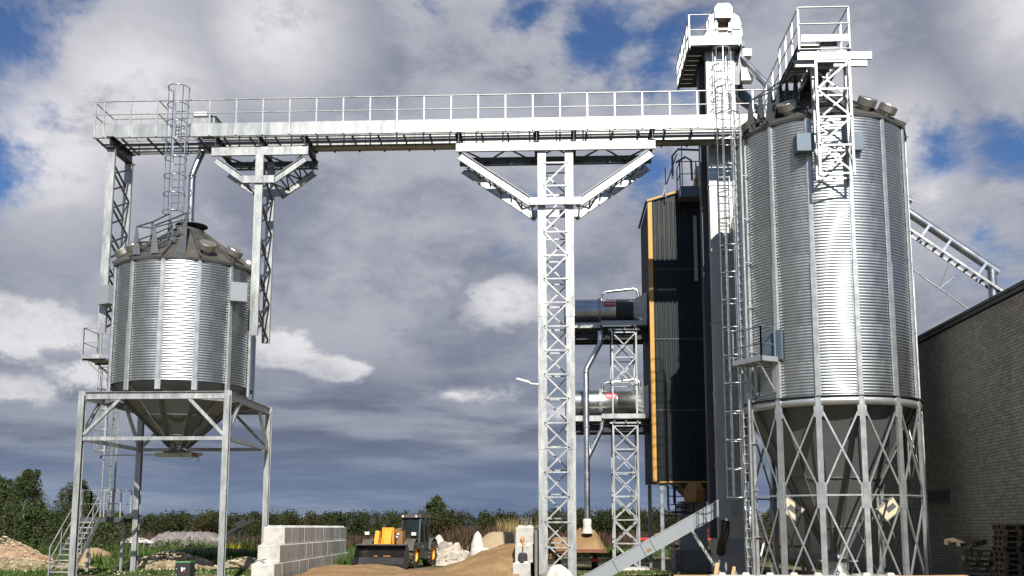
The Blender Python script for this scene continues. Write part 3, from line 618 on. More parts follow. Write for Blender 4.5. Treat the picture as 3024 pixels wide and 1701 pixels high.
M().beam(lpt(LR+.73, -.7, .08), lpt(LR+.73, .68, .08), .02, .16).build('toe_board', 'grey_paint', lp2); M().beam(lpt(LR+.05, .68, .08), lpt(LR+.72, .68, .08), .02, .16).build('toe_board', 'grey_paint', lp2)
rails(lp2, lpt(LR+.72, -.66), lpt(LR+.72, .66), 3, 1.1, 'blue_grey_plate'); rails(lp2, lpt(LR+.72, .66), lpt(LR+.15, .66), 2, 1.1, 'blue_grey_plate')
for tt in (-.4, .45):
    M().beam(lpt(LR+.65, tt), lpt(LR+.06, tt, -.85), .05, .05).build('strut', 'stiffener_steel', lp2)
    M().beam(lpt(LR+.03, tt, -.95), lpt(LR+.03, tt, 0), .16, .012, tuple(rad)).build('wall_plate', 'stiffener_steel', lp2)
# cage ladder on the large silo
sl2 = thing('caged_ladder', 'very tall caged ladder running up the left side of the large silo', 'ladder', polar(LX, LY, LR+.25, R(-74), 0))
th = R(-74); rad = V3(math.sin(th), -math.cos(th), 0); tan = V3(math.cos(th), math.sin(th), 0)
b = V3(LX, LY, 0)+rad*(LR+.24); ladder(sl2, b+V3(0, 0, .1), b+V3(0, 0, 16.0), tan, .42, 'stiffener_steel')
c = V3(LX, LY, 0)+rad*(LR+.60); cage(sl2, c, .385, 2.75, 16.6, math.atan2(-rad.y, -rad.x), 7, .9, R(48), 'bright_pipe')
for z in np.arange(1.5, 15, 1.5): M().beam(b+V3(0, 0, z)+tan*.21, b+V3(0, 0, z)+tan*.21-rad*.24, .04, .03).build('standoff', 'stiffener_steel', sl2)
# hopper gear
for i, (x, y, z, a) in enumerate(((7.55, 34.1, 2.4, 1), (10.75, 34.3, 2.4, -1), (8.0, 36.2, 2.4, 1))):
    m = M(); m.box(-.33, .33, -.16, .16, -.23, .23); m.xf(Matrix.Rotation(R(38*a), 4, 'Y')); q = m.build('hopper_fan_box', 'cream_paint', lg, (x, y, z))
    rm_ = Matrix.Rotation(R(38*a), 4, 'Y'); M().box(-.12, .20, -.170, -.162, -.07, .10).xf(rm_).build('inlet_slot', 'shadow_steel', q)
    M().box(-.35, .35, -.172, -.162, -.245, -.215).box(-.35, .35, -.172, -.162, .215, .245).box(-.345, -.315, -.174, -.163, -.215, .215).box(.315, .345, -.174, -.163, -.215, .215).xf(rm_).build('box_frame', 'vent_metal', q)
gz = thing('discharge_gate', 'galvanised discharge gate and motor under the large hopper', 'gate', (LX, LY, .3))
M().box(8.55, 9.75, 34.5, 34.9, .70, .745).build('slide_plate', 'stiffener_steel', gz); M().box(8.72, 9.0, 34.42, 34.6, .48, .69).build('gate_motor', 'cream_paint', gz)
M().lathe([(.28, .69), (.28, .55), (.40, .30), (.40, .22)], 14, (9.1, 34.7, 0)).build('spout', 'stiffener_steel', gz); M().box(8.75, 9.75, 34.3, 35.1, 0, .22).build('base_block', 'concrete', gz)
M().box(9.62, 10.5, 34.2, 34.9, 0, .30).build('plinth', 'concrete', gz)

# ------------------------------------------------------------------ hung lattice and catwalk over the large silo
hl = thing('hung_lattice', 'short lattice hung on the front of the large silo, holding up the catwalk', 'lattice', (8.72, 31.4, 12.6))
for x in (8.22, 9.26):
    for y in (31.25, 31.72): M().beam((x, y, 12.62), (x, y, 16.42), .09, .08).build('column', 'galvanised_steel', hl)
for y in (31.21, 31.70): lace(hl, (8.22, y, 12.68), (8.22, y, 16.35), (9.26, y, 12.68), (9.26, y, 16.35), 4, .025, .06, 'galvanised_steel', True, 1 if y < 31.5 else 0, (0, 0, 1), False)
for x in (8.22, 9.26): lace(hl, (x, 31.25, 12.7), (x, 31.25, 16.3), (x, 31.7, 12.7), (x, 31.7, 16.3), 4, .03, .03, 'galvanised_steel', False)
for x0_, x1_ in ((7.66, 8.17), (9.31, 9.72)):
    m = M(); m.box(x0_, x1_, 31.72, 32.25, 13.62, 14.2); m.build('wall_bracket', 'blue_grey_plate', hl)
for y in (31.28, 31.78): M().channel((7.66, y, 16.54), (9.98, y, 16.54), .10, .24, .012, (0, 0, 1), 1).build('head_beam', 'galvanised_steel', hl)
cw = thing('catwalk', 'railed catwalk and conveyor running back over the large silo roof', 'catwalk', (8.52, 34, 16.7))
CX0, CX1 = 7.74, 9.32
for i, (ya, yb, zf) in enumerate(((31.25, 34.1, 16.98), (34.12, 38.7, 16.72))):
    for x in (CX0, CX1): M().channel((x, ya, zf-.12), (x, yb, zf-.12), .06, .22, .01, (0, 0, 1), 1 if x < 8 else -1).build('side_beam', 'shadow_steel', cw)
    n = 3 if i == 0 else 4
    for x in (CX0, CX1): rails(cw, (x, ya+.02, zf), (x, yb-.05, zf), n+1, 1.2, flat=True, drop=.2)
    k = int((yb-ya)/.7)
    for j in range(k): M().box(CX0+.05, CX0+.62, ya+(yb-ya)*j/k+.012, ya+(yb-ya)*(j+1)/k-.012, zf-.07, zf-.04).build('deck_plate', 'casing_steel', cw)
    M().box(8.42, 8.95, ya+.1, yb, zf-.38, zf+.10).build('conveyor_trough', 'shadow_steel', cw)
    for j in range(k): M().beam((CX0, ya+.2+(yb-ya)*j/k, zf-.20), (CX1, ya+.2+(yb-ya)*j/k, zf-.20), .06, .06).build('cross_member', 'galvanised_steel', cw)
for z, r in ((18.18, .026), (17.62, .024), (16.78, .022)): M().tube([(CX0, 31.24, z), (CX1, 31.24, z)], r, 6).build('end_rail', 'galvanised_steel', cw)
M().box(CX0+.06, CX1-.06, 31.2, 31.215, 17.02, 17.24).build('toe_board', 'galvanised_steel', cw)
M().box(8.45, 8.92, 31.5, 31.95, 16.85, 17.35).build('tail_box', 'casing_steel', cw)

# ------------------------------------------------------------------ bucket elevator
el = thing('bucket_elevator', 'tall galvanised bucket elevator with rounded head and railed platform behind the bridge end', 'elevator', (6.5, 39.5, 0))
EX0, EX1 = 5.98, 7.08
for i in range(7):
    za, zb_ = 1.4+i*2.72, 1.4+(i+1)*2.72-.008
    M().box(EX0, EX1, 39.0, 39.45, za, zb_).build('trunk_section', 'casing_steel', el)
    M().box(EX0-.18, EX1-.25, 39.95, 40.45, za, zb_).build('trunk_section', 'dark_slate', el)
    M().box(EX0-.03, EX1+.03, 38.97, 39.48, zb_-.03, zb_+.03).build('joint_flange', 'galvanised_steel', el)
M().prism([(38.8, 0), (40.6, 0), (40.6, 1.1), (40.45, 1.4), (39.0, 1.4), (38.8, 1.1)], 'x', EX0-.08, EX1+.08).build('boot', 'grey_paint', el)
# head: lower box, hood and drive casing
hx0, hx1 = 6.0, 7.32
M().box(hx0-.02, hx1, 38.7, 40.7, 20.55, 21.15).build('head_base', 'casing_steel', el)
M().prism([(hx0, 21.15), (hx1, 21.15), (hx1+.01, 21.48), (hx1-.08, 21.74), (hx1-.28, 21.88), (hx0+.28, 21.88), (hx0+.08, 21.74), (hx0-.01, 21.48)], 'y', 38.98, 40.6).build('head_hood', 'casing_steel', el)
M().prism([(hx0, 21.15), (hx0+.40, 21.15), (hx0+.46, 21.88), (hx0+.28, 21.88), (hx0+.08, 21.74), (hx0-.01, 21.48)], 'y', 38.62, 38.98).build('side_hood', 'casing_steel', el)
M().prism([(hx1-.50, 21.15), (hx1, 21.15), (hx1+.01, 21.48), (hx1-.08, 21.74), (hx1-.28, 21.88), (hx1-.42, 21.88)], 'y', 38.62, 38.98).build('side_hood', 'casing_steel', el)
M().prism([(hx0+.30, 21.62), (hx1-.36, 21.62), (hx1-.34, 22.04), (hx1-.46, 22.21), (hx0+.44, 22.21), (hx0+.30, 22.04)], 'y', 38.45, 39.9).build('drive_hood', 'casing_steel', el)
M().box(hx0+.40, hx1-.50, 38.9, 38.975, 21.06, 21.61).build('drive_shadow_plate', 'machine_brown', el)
M().box(hx0+.42, hx1-.52, 38.60, 38.66, 21.18, 21.26).build('drive_bar', 'casing_steel', el)
M().prism([(hx0-.15, 20.86), (hx0+.45, 20.86), (hx0+.38, 21.16), (hx0+.0, 21.11)], 'y', 38.5, 38.60).build('drive_guard', 'casing_steel', el)
M().box(hx0+.95, hx1+.02, 38.5, 38.60, 20.86, 21.16).build('drive_guard', 'casing_steel', el)
M().box(hx0+.32, hx0+.36, 38.5, 40.0, 21.20, 21.51).build('drive_panel', 'casing_steel', el)
# platform
px0, px1, py0, py1, pz = 5.28, 7.28, 38.45, 42.4, 20.5
M().box(px0, px1, py0, py0+.02, pz, pz+.36).build('front_panel', 'casing_steel', el)
for i in range(9):
    y = py0+.04+(py1-py0-.06)*i/9; M().box(px0, px1-.75 if i < 5 else px1-.5, y, y+(py1-py0)/9-.05, pz-.04, pz).build('grating_panel', 'dark_metal', el)
for x in (px0, px1): M().channel((x, py0+.03, pz-.06), (x, py1, pz-.06), .06, .2, .01).build('platform_beam', 'shadow_steel', el)
rails(el, (px0, py0+.02, pz), (px0, py1, pz), 6, 1.2, flat=True, drop=.1); rails(el, (px0, py0, pz), (hx0+.1, py0, pz), 2, 1.25, flat=True); rails(el, (px0, py1, pz), (px1, py1, pz), 3, 1.2)
M().tube([(hx0+.1, py0, pz+.66), (px1, py0, pz+.66)], .024, 6).build('mid_rail', 'galvanised_steel', el)
ladder(el, (6.52, 38.86, 2.2), (6.52, 38.86, 20.45), (1, 0, 0), .42)
cage(el, (6.52, 38.55), .36, 17.6, 20.3, R(90), 7, .68, R(50))
for (x, y, z, w, h) in ((7.62, 39.2, 20.45, .36, .30), (7.55, 39.0, 19.45, .46, .52)): M().box(x-w/2, x+w/2, y-.15, y+.25, z-h/2, z+h/2).build('control_box', 'white_paint', el)
M().box(7.1, 7.4, 39.05, 39.35, 19.1, 20.5).build('side_frame', 'shadow_steel', el)
ep = thing('discharge_pipe', 'shiny inclined pipe from the elevator head down towards the catwalk', 'pipe', (7.4, 39.2, 20.3))
M().tube([(7.36, 39.3, 20.75), (7.38, 39.2, 20.3), (7.55, 39.0, 19.95), (9.0, 37.6, 17.35)], .14, 14).build('pipe', 'bright_pipe', ep); M().box(7.2, 7.55, 39.1, 39.5, 20.72, 20.95).build('pipe_head', 'blue_grey_plate', ep)
ed = thing('discharge_pipe', 'wide dull inclined pipe under the shiny elevator pipe', 'pipe', (7.4, 39.8, 19))
M().tube([(7.25, 39.9, 20.2), (7.4, 39.9, 19.2), (9.1, 39.2, 17.0)], .2, 14).build('pipe', 'blue_grey_plate', ed)
gp = thing('roof_pipe', 'long inclined pipe on a ladder truss descending from the elevator to the building roof', 'pipe', (12, 40, 15))
a, b = V3(7.3, 40.0, 19.0), V3(17.2, 40.0, 11.62); dv = (b-a).normalized()
M().tube([a, b], .17, 16).build('pipe', 'bright_pipe', gp); M().tube([(16.95, 40, 11.75), (16.95, 40, 9.4)], .17, 16).build('drop_pipe', 'bright_pipe', gp)
M().tube([a+V3(6.2, -.1, -4.22), a+V3(6.72, -.1, -4.5)], .12, 12).build('stub_pipe', 'bright_pipe', gp)
up_ = V3(-dv.z, 0, dv.x)
for oy in (-.24, .24): M().beam(a+V3(5, oy, -3.75)-up_*.62, b+V3(.4, oy, -.3)-up_*.62, .05, .09).build('truss_chord', 'galvanised_steel', gp)
for i in range(20):
    p = a+V3(5, 0, -3.75)-up_*.62+dv*(i*.36); M().beam(p+V3(0, -.24, 0), p+V3(0, .24, 0), .03, .12).build('rung', 'shadow_steel', gp)
for f in (.66, .74, .82, .95): p = a+(b-a)*f; M().beam(p-V3(0, .2, 0), p-V3(0, .2, 0)-up_*.62, .05, .1).build('saddle', 'bright_pipe', gp)
lo = a+(b-a)*.55-up_*1.75; lo2 = b+V3(-.3, 0, -.2)-up_*1.55; M().tube([lo, lo2], .028, 6).build('tension_rod', 'galvanised_steel', gp)
for f in (.35, .75):
    q = lo+(lo2-lo)*f; c1 = q+up_*.9
    for o in (-.28, .28): M().tube([q, c1+dv*o+V3(0, o*.8, 0)], .022, 6).build('truss_rod', 'galvanised_steel', gp)
# ------------------------------------------------------------------ grain dryer
dr = thing('grain_dryer', 'tall anthracite ribbed-steel grain dryer tower with yellow corner trim', 'dryer', (6, 45.7, 0))
DX0, DX1, DY0, DY1, DZ0, DZ1 = 4.05, 8.05, 43.7, 47.7, 3.72, 15.85
def clad(w, h):
    m = M(); pts = []; n = int(round(w/.2)); p = w/n
    for i in range(n): pts += [(i*p, 0), (i*p+.10, 0), (i*p+.12, -.035), (i*p+.17, -.035)]
    pts.append((w, 0)); vs = []; fs = []
    for x, y in pts: vs += [(x, y, 0), (x, y, h)]
    for i in range(len(pts)-1): fs.append((2*i, 2*i+2, 2*i+3, 2*i+1))
    return m.add(vs, fs).mesh('cladding_sheet', 'dark_cladding')
cm = clad(1.0, DZ1-DZ0)
M().box(DX0+.05, DX1-.05, DY0+.05, DY1-.05, DZ0+.02, DZ1).build('core_wall', 'dark_cladding', dr)
for i in range(4):
    link('cladding_sheet', cm, dr, (DX0+i, DY0, DZ0)); link('cladding_sheet', cm, dr, (DX0, DY1-i, DZ0), (0, 0, R(-90))); link('cladding_sheet', cm, dr, (DX1, DY0+i, DZ0), (0, 0, R(90)))
M().box(DX0-.045, DX0+.13, DY0-.055, DY0-.04, DZ0, DZ1+.03).build('corner_trim', 'yellow_trim', dr); M().box(DX0-.055, DX0-.045, DY0-.055, DY0+.12, DZ0, DZ1+.03).build('corner_trim', 'dark_cladding', dr)
M().prism([(DX0-.03, DZ1), (DX0+2, DZ1+.62), (DX1+.03, DZ1)], 'y', DY0+.0, DY1).build('gable_roof', 'dark_cladding', dr)
M().beam((DX0-.08, DY0-.08, DZ1+.03), (DX0+2, DY0-.08, DZ1+.66), .08, .08).build('gable_trim', 'yellow_trim', dr)
M().beam((DX0+2, DY0-.08, DZ1+.66), (DX1+.08, DY0-.08, DZ1+.03), .10, .11).build('gable_trim', 'yellow_trim', dr)
M().beam((DX0-.1, DY0-.03, DZ1+.03), (DX0-.1, DY1+.05, DZ1+.03), .08, .08).build('eave_trim', 'dark_cladding', dr)
M().box(DX0+.22, DX1, DY0-.05, DY0-.01, DZ0-.06, DZ0+.0).build('base_trim', 'yellow_trim', dr)
for z in (6.7, 9.75, 12.8): M().box(DX0+.14, DX1, DY0-.044, DY0-.036, z, z+.05).build('lap_strip', 'dark_slate', dr)
M().box(DX0+1.9, DX0+2.05, DY0-.05, DY0-.038, 12.3, 15.2).build('wall_duct', 'grey_paint', dr)
for x, y in ((4.38, 43.9), (7.85, 43.9), (4.2, 47.5), (7.85, 47.5)): M().beam((x, y, 0), (x, y, DZ0), .16, .16).build('leg', 'grey_paint', dr)
M().prism([(4.2, DZ0), (4.75, DZ0), (4.46, DZ0-.4), (4.3, DZ0-.4)], 'y', 43.8, 44.0).build('leg_haunch', 'grey_paint', dr)
M().prism([(5.1, DZ0-.02), (7.3, DZ0-.02), (6.5, 2.9), (5.9, 2.9)], 'y', 44.3, 47.0).build('discharge_hopper', 'shadow_steel', dr)
M().lathe([(.42, 0), (.46, .12), (.46, .5), (.3, .8)], 8, (5.75, 43.75, 2.85), smooth=False).build('outlet_box', 'machine_brown', dr)
M().box(4.9, 6.9, 43.9, 45.9, 0, .86).build('plinth', 'old_concrete', dr)
M().box(5.2, 6.3, 44.2, 45.4, .86, 2.9).build('lower_casing', 'grey_paint', dr)
M().box(4.3, 7.8, 44.9, 46.8, 2.28, 2.34).build('service_deck', 'dark_metal', dr)
for x in (4.95, 5.35, 5.7): M().tube([(x, 43.9, 2.34), (x, 43.9, 3.4), (x+.08, 43.9, 3.5)], .03, 6).build('service_rail', 'blue_rail', dr)
for z in (2.75, 3.1, 3.45): M().tube([(4.7, 43.9, z), (5.5, 43.9, z)], .024, 6).build('service_rail', 'blue_rail', dr)
M().tube([(4.65, 43.88, 3.55), (4.65, 43.88, 2.62), (4.75, 43.88, 2.45), (5.6, 43.88, 2.42)], .05, 8).build('service_pipe', 'blue_rail', dr)
M().tube([(4.9, 43.86, 3.55), (4.9, 43.86, 2.85), (5.0, 43.86, 2.66), (5.5, 43.86, 2.62)], .05, 8).build('service_pipe', 'blue_rail', dr)
# access stair frame below
lf = thing('dryer_ladder', 'thin dark ladder frame standing under the dryer', 'ladder', (5.1, 43.6, 0))
ladder(lf, (4.85, 43.55, 0), (4.85, 43.55, 2.3), (1, 0, 0), .5, 'dark_metal', .42)
# roof platform
rp_ = thing('roof_platform', 'blue-grey railed platform with sloping roof ladder on top of the dryer', 'platform', (6, 43.6, 16))
M().box(5.32, 7.6, 42.9, 44.1, 15.82, 16.28).build('platform_base', 'blue_grey_plate', rp_)
rails(rp_, (5.34, 42.93, 16.28), (7.4, 42.93, 16.28), 4, 1.1, 'blue_grey_plate'); rails(rp_, (5.34, 42.93, 16.28), (5.34, 44.0, 16.28), 2, 1.1, 'blue_grey_plate')
M().tube([(5.05, 43.1, 16.7), (5.05, 43.1, 17.7), (5.3, 43.1, 18.0), (6.2, 43.1, 17.95), (6.4, 43.1, 17.7), (6.42, 43.1, 16.8)], .05, 8).build('guard_hoop', 'blue_grey_plate', rp_)
M().tube([(5.2, 43.1, 17.4), (5.6, 43.1, 17.65), (5.85, 43.1, 17.5), (5.88, 43.1, 16.6)], .05, 8).build('guard_hoop', 'blue_grey_plate', rp_)
ladder(rp_, (4.62, 43.75, 16.0), (5.25, 43.4, 17.8), (0, 1, 0), .5, 'galvanised_steel', .25)
M().box(4.75, 4.79, 43.4, 43.44, 15.95, 17.3).build('mast', 'blue_grey_plate', rp_); M().box(5.42, 5.46, 42.95, 42.99, 16.3, 18.2).build('mast', 'blue_grey_plate', rp_)
M().box(6.1, 6.75, 43.4, 44.0, 16.9, 17.35).build('fan_box', 'white_paint', rp_); M().box(6.0, 6.2, 43.3, 43.6, 16.3, 16.75).build('drive_unit', 'yellow_trim', rp_); M().tube([(6.2, 43.3, 16.8), (6.7, 43.3, 17.0)], .08, 10).build('duct', 'bright_pipe', rp_)

# ------------------------------------------------------------------ heater units
def burner(zc, label, label2, shade):
    t = thing('heater_unit', label, 'heater', (2.2, 45.6, zc), 'cylindrical heaters beside the dryer')
    r = .575; m = M(); M().lathe([(0, .45), (r-.02, .45), (r, .5), (r, 1.86)], 36, (0, 45.6, zc), 'x').build('rear_drum', 'bright_pipe', t)
    M().lathe([(r, 2.0), (r, 2.62), (r+.012, 2.63), (r+.012, 2.65), (r, 2.66), (r, 3.42), (r-.03, 3.46)], 36, (0, 45.6, zc), 'x').build('front_drum', 'bright_pipe', t)
    M().lathe([(r, 1.86), (r+.07, 1.86), (r+.07, 2.0), (r, 2.0)], 36, (0, 45.6, zc), 'x', smooth=False).build('joint_flange', 'galvanised_steel', t)
    # round-to-square transition into the dryer wall
    k = 24; vs = []; 
    for i in range(k):
        a = 2*math.pi*i/k; c, s = math.cos(a), math.sin(a); q = .72/max(abs(c), abs(s)); vs += [(3.42, 45.6+r*c, zc+r*s), (4.0, 45.6+q*c, zc+q*s)]
    M().add(vs, [(2*i, 2*((i+1) % k), 2*((i+1) % k)+1, 2*i+1) for i in range(k)]).build('transition', 'galvanised_steel', t)
    M().tube([(2.02, 45.5, zc+.5), (2.02, 45.5, zc+.72), (2.12, 45.5, zc+.86), (2.28, 45.5, zc+.9), (3.45, 45.5, zc+1.02), (3.6, 45.5, zc+.98), (3.67, 45.5, zc+.84), (3.67, 45.5, zc+.45)], .068, 12).build('bypass_pipe', 'bright_pipe', t)
    M().ring((0, 0, 0), .075, .02, 14).xf(Matrix.Translation((2.3, 45.5, zc+.9)) @ Matrix.Rotation(R(85), 4, 'Y')).build('pipe_flange', 'galvanised_steel', t)
    pl = M(); a0 = R(30)
    for i in range(4):
        a = R(40)-R(7)*i; pl.add([(2.12, 45.6-(r+.006)*math.cos(a), zc+(r+.006)*math.sin(a)), (2.62, 45.6-(r+.006)*math.cos(a), zc+(r+.006)*math.sin(a)), (2.62, 45.6-(r+.006)*math.cos(a-R(7)), zc+(r+.006)*math.sin(a-R(7))), (2.12, 45.6-(r+.006)*math.cos(a-R(7)), zc+(r+.006)*math.sin(a-R(7)))], [(0, 1, 2, 3)])
    o = pl.build('name_plate', 'red_label', t); pr = M()
    for i, (xa, xb) in enumerate(((2.17, 2.24), (2.26, 2.40), (2.415, 2.57))):
        a = R(30); b = R(23); pr.add([(xa, 45.6-(r+.009)*math.cos(a), zc+(r+.009)*math.sin(a)), (xb, 45.6-(r+.009)*math.cos(a), zc+(r+.009)*math.sin(a)), (xb, 45.6-(r+.009)*math.cos(b), zc+(r+.009)*math.sin(b)), (xa, 45.6-(r+.009)*math.cos(b), zc+(r+.009)*math.sin(b))], [(0, 1, 2, 3)])
    pr.build('print', 'pale_print', o)
    # carrying platform
    M().channel((1.95, 44.75, zc-.68), (3.98, 44.75, zc-.68), .1, .2, .012, (0, 0, 1), 1).build('platform_beam', 'galvanised_steel', t); M().channel((.35, 44.72, zc-.78), (1.93, 44.72, zc-.78), .1, .24, .012, (0, 0, 1), 1).build('platform_beam', 'galvanised_steel', t)
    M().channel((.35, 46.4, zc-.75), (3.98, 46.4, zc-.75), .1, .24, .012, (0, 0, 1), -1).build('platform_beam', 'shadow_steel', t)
    M().box(.35, 3.98, 44.85, 46.35, zc-.84, zc-.80).build('deck', 'shadow_steel', t)
    for x in np.arange(.5, 4, .5): M().beam((x, 44.8, zc-.92), (x, 46.4, zc-.92), .08, .14).build('joist', 'shadow_steel', t)
    for x in (2.0, 3.4): M().beam((x, 45.0, zc-.62), (x, 46.2, zc-.62), .1, .1).build('cradle', 'dark_metal', t)
    for y in (45.15, 45.75, 46.35): M().ibeam((.4, y, zc-1.18), (3.95, y, zc-1.18), .14, .34, .02).build('girder', 'dark_metal', t)
    M().box(.42, .8, 44.9, 45.05, zc-1.35, zc-.95).build('fan_motor', 'dark_metal', t); M().box(.38, .62, 44.9, 45.1, zc-1.3, zc-1.1).build('terminal_box', 'cream_paint', t)
    rails(t, (.38, 44.75, zc-.66), (.38, 46.3, zc-.66), 3, 1.1, 'dark_metal', r=.016, pr=.016)
    return t
burner(11.38, 'upper of two drum heaters beside the dryer, red name plate', '', 1)
burner(7.27, 'lower of two drum heaters beside the dryer, red name plate', '', 0)
ht = thing('heater_lattice', 'slender lattice mast carrying the two drum heaters', 'lattice', (3, 45.6, 0))
for (za, zb_) in ((0, 6.28), (8.0, 10.42)):
    for x in (2.45, 3.5):
        for y in (44.95, 46.25): M().beam((x, y, za), (x, y, zb_), .075, .075).build('column', 'galvanised_steel', ht)
    n = 6 if za == 0 else 2
    for y in (44.93, 46.27): lace(ht, (2.45, y, za+.1), (2.45, y, zb_-.1), (3.5, y, za+.1), (3.5, y, zb_-.1), n, .025, .045, 'galvanised_steel', True, 0, (0, 0, 1), True)
    for x in (2.45, 3.5): lace(ht, (x, 44.95, za+.1), (x, 44.95, zb_-.1), (x, 46.25, za+.1), (x, 46.25, zb_-.1), n, .025, .045, 'galvanised_steel', True, 1)
    M().box(2.3, 3.65, 44.88, 46.3, zb_, zb_+.07).build('head_plate', 'galvanised_steel', ht)
for y in (45.0, 46.2): M().beam((2.45, y, 6.3), (2.45, y, 8.0), .07, .07).build('column', 'galvanised_steel', ht); M().beam((3.5, y, 6.3), (3.5, y, 8.0), .07, .07).build('column', 'galvanised_steel', ht)
M().box(2.1, 3.9, 44.7, 46.5, 0, .1).build('pad', 'concrete', ht)
wp = thing('waste_pipe', 'thin vertical dust pipe with a side branch dropping from the heaters to the trailer', 'pipe', (1.27, 44.5, 2))
M().tube([(1.92, 44.55, 10.3), (1.9, 44.55, 9.75), (1.30, 44.55, 8.65), (1.28, 44.5, 8.45), (1.27, 44.4, 2.1)], .13, 14).build('pipe', 'bright_pipe', wp)
M().tube([(1.95, 44.55, 6.3), (1.93, 44.55, 6.0), (1.30, 44.48, 4.7)], .105, 12).build('branch_pipe', 'bright_pipe', wp)
for z in (8.5, 6.1, 4.1): M().ring((1.27, 44.44, z), .13, .018, 16).build('clamp', 'galvanised_steel', wp)
M().lathe([(.15, .62), (.19, .55), (.17, .3), (.22, .12), (.24, 0)], 12, (1.26, 44.36, 1.55)).build('fabric_sleeve', 'white_fabric', wp)
# ------------------------------------------------------------------ trailer under the pipe
tl = thing('farm_trailer', 'low farm trailer with rusty red bed and green drawbar, heaped with screenings', 'trailer', (.8, 45.2, 0))
M().box(-.35, 1.98, 43.6, 47.6, .72, .80).build('bed', 'rust_red', tl); M().box(-.37, 2.0, 43.58, 43.62, .72, .90).build('tail_board', 'rust_red', tl)
for x in (-.36, 1.97): M().box(x-.02, x+.02, 43.62, 47.6, .80, .92).build('side_board', 'rust_red', tl)
for x in (.2, 1.4): M().beam((x, 43.7, .62), (x, 47.6, .62), .1, .16).build('chassis_rail', 'dark_metal', tl)
M().box(.1, 1.3, 44.0, 44.06, .38, .52).build('bumper', 'trailer_green', tl); M().box(1.32, 1.72, 44.0, 44.06, .39, .51).build('light_board', 'red_paint', tl)
for x in (.02, 1.62):
    w = M().lathe([(.12, -.14), (.34, -.14), (.42, -.10), (.43, 0), (.42, .10), (.34, .14), (.12, .14), (.12, -.14)], 24, (x, 45.9, .43), 'x').build('wheel', 'tyre', tl)
    M().lathe([(0, -.145), (.22, -.13), (.24, .13), (0, .145)], 16, (x, 45.9, .43), 'x').build('rim', 'rust_red', w)
def heap(name, label, cat, cx, cy, rx, ry, h, m, nx=60, ny=60, fn=None, z0=0., rough=.03, seed=1, kind=None, sc=1.):
    r = np.random.default_rng(seed); xs = np.linspace(cx-rx, cx+rx, nx); ys = np.linspace(cy-ry, cy+ry, ny); X, Y = np.meshgrid(xs, ys)
    ph = r.uniform(0, 6.28, 12); fr_ = r.uniform(.6, 3.2, 12)/sc; an = r.uniform(0, 6.28, 12); nzv = sum(np.sin((X*np.cos(a)+Y*np.sin(a))*f*2+p)/(1+f) for a, f, p in zip(an, fr_, ph))
    u = ((X-cx)/rx); v = ((Y-cy)/ry); d = np.sqrt(u*u+v*v)
    Z = fn(X, Y) if fn else h*np.clip(1-d, 0, 1)**.85*(1-.25*np.exp(-(d*4)**2))
    Z = Z+rough*nzv*np.clip(Z/(.3*max(h, .2)), 0, 1)+r.normal(0, rough*.25, X.shape)*(Z > .02)
    Z = np.where(d > 1.0, -.03, Z) if fn is None else Z
    V = np.stack([X, Y, Z+z0], -1).reshape(-1, 3); i = np.arange(nx*ny).reshape(ny, nx); F = np.stack([i[:-1, :-1], i[:-1, 1:], i[1:, 1:], i[1:, :-1]], -1).reshape(-1, 4)
    o = link(name, npmesh(name, V, F, m, True)); return tag(o, label, cat, kind=kind)
heap('screenings_heap', 'brown heap of grain screenings piled on the farm trailer', 'grain heap', .75, 45.4, 1.3, 1.9, 1.1, 'grain', 40, 40, z0=.78, rough=.02, seed=4,
     fn=lambda X, Y: 1.02*np.exp(-np.abs((X-1.2)/.72)**3.5-np.abs((Y-45.6)/1.5)**4)+.62*np.exp(-np.abs((X-.05)/.42)**4-np.abs((Y-45.2)/1.4)**4)-.02)

# ------------------------------------------------------------------ inclined conveyor at the elevator foot
ic = thing('inclined_conveyor', 'grey boxed conveyor sloping up from the ground to the elevator foot', 'conveyor', (3.6, 37.6, 0))
a, b = V3(.35, 37.6, -.50), V3(6.02, 37.6, 2.62); dv = (b-a).normalized(); up_ = V3(-dv.z, 0, dv.x); cuts = [0, .30, .475, .535, .86, 1.0]
for i in range(5):
    p, q = a+(b-a)*cuts[i]+dv*.006, a+(b-a)*cuts[i+1]-dv*.006
    M().beam(p, q, .36, .47, (0, 0, 1)).build('casing', 'grey_paint', ic)
    if i: M().beam(p-dv*.012, p, .39, .50, (0, 0, 1)).build('joint_flange', 'dark_metal', ic)
M().beam(a+up_*.25, b+up_*.25, .40, .025, (0, 0, 1)).build('lid', 'galvanised_steel', ic)
pp = a+(b-a)*.505; M().beam(pp-dv*.08-V3(0, .185, 0)-up_*.08, pp+dv*.08-V3(0, .185, 0)-up_*.08, .006, .10, (0, 0, 1)).build('label', 'machine_brown', ic)
for y in (37.45, 37.75): M().beam((4.78, y, 1.72), (5.85, y, 0), .09, .07).build('support_leg', 'galvanised_steel', ic)
M().prism([(5.65, 2.75), (6.2, 3.0), (6.2, 2.0), (5.75, 2.1)], 'y', 37.4, 37.8).build('head_box', 'grey_paint', ic)
M().tube([(6.0, 37.6, 2.1), (6.02, 37.9, 1.6), (5.95, 38.3, 1.2), (5.98, 38.8, .9)], .16, 12).build('flexible_spout', 'dark_metal', ic)

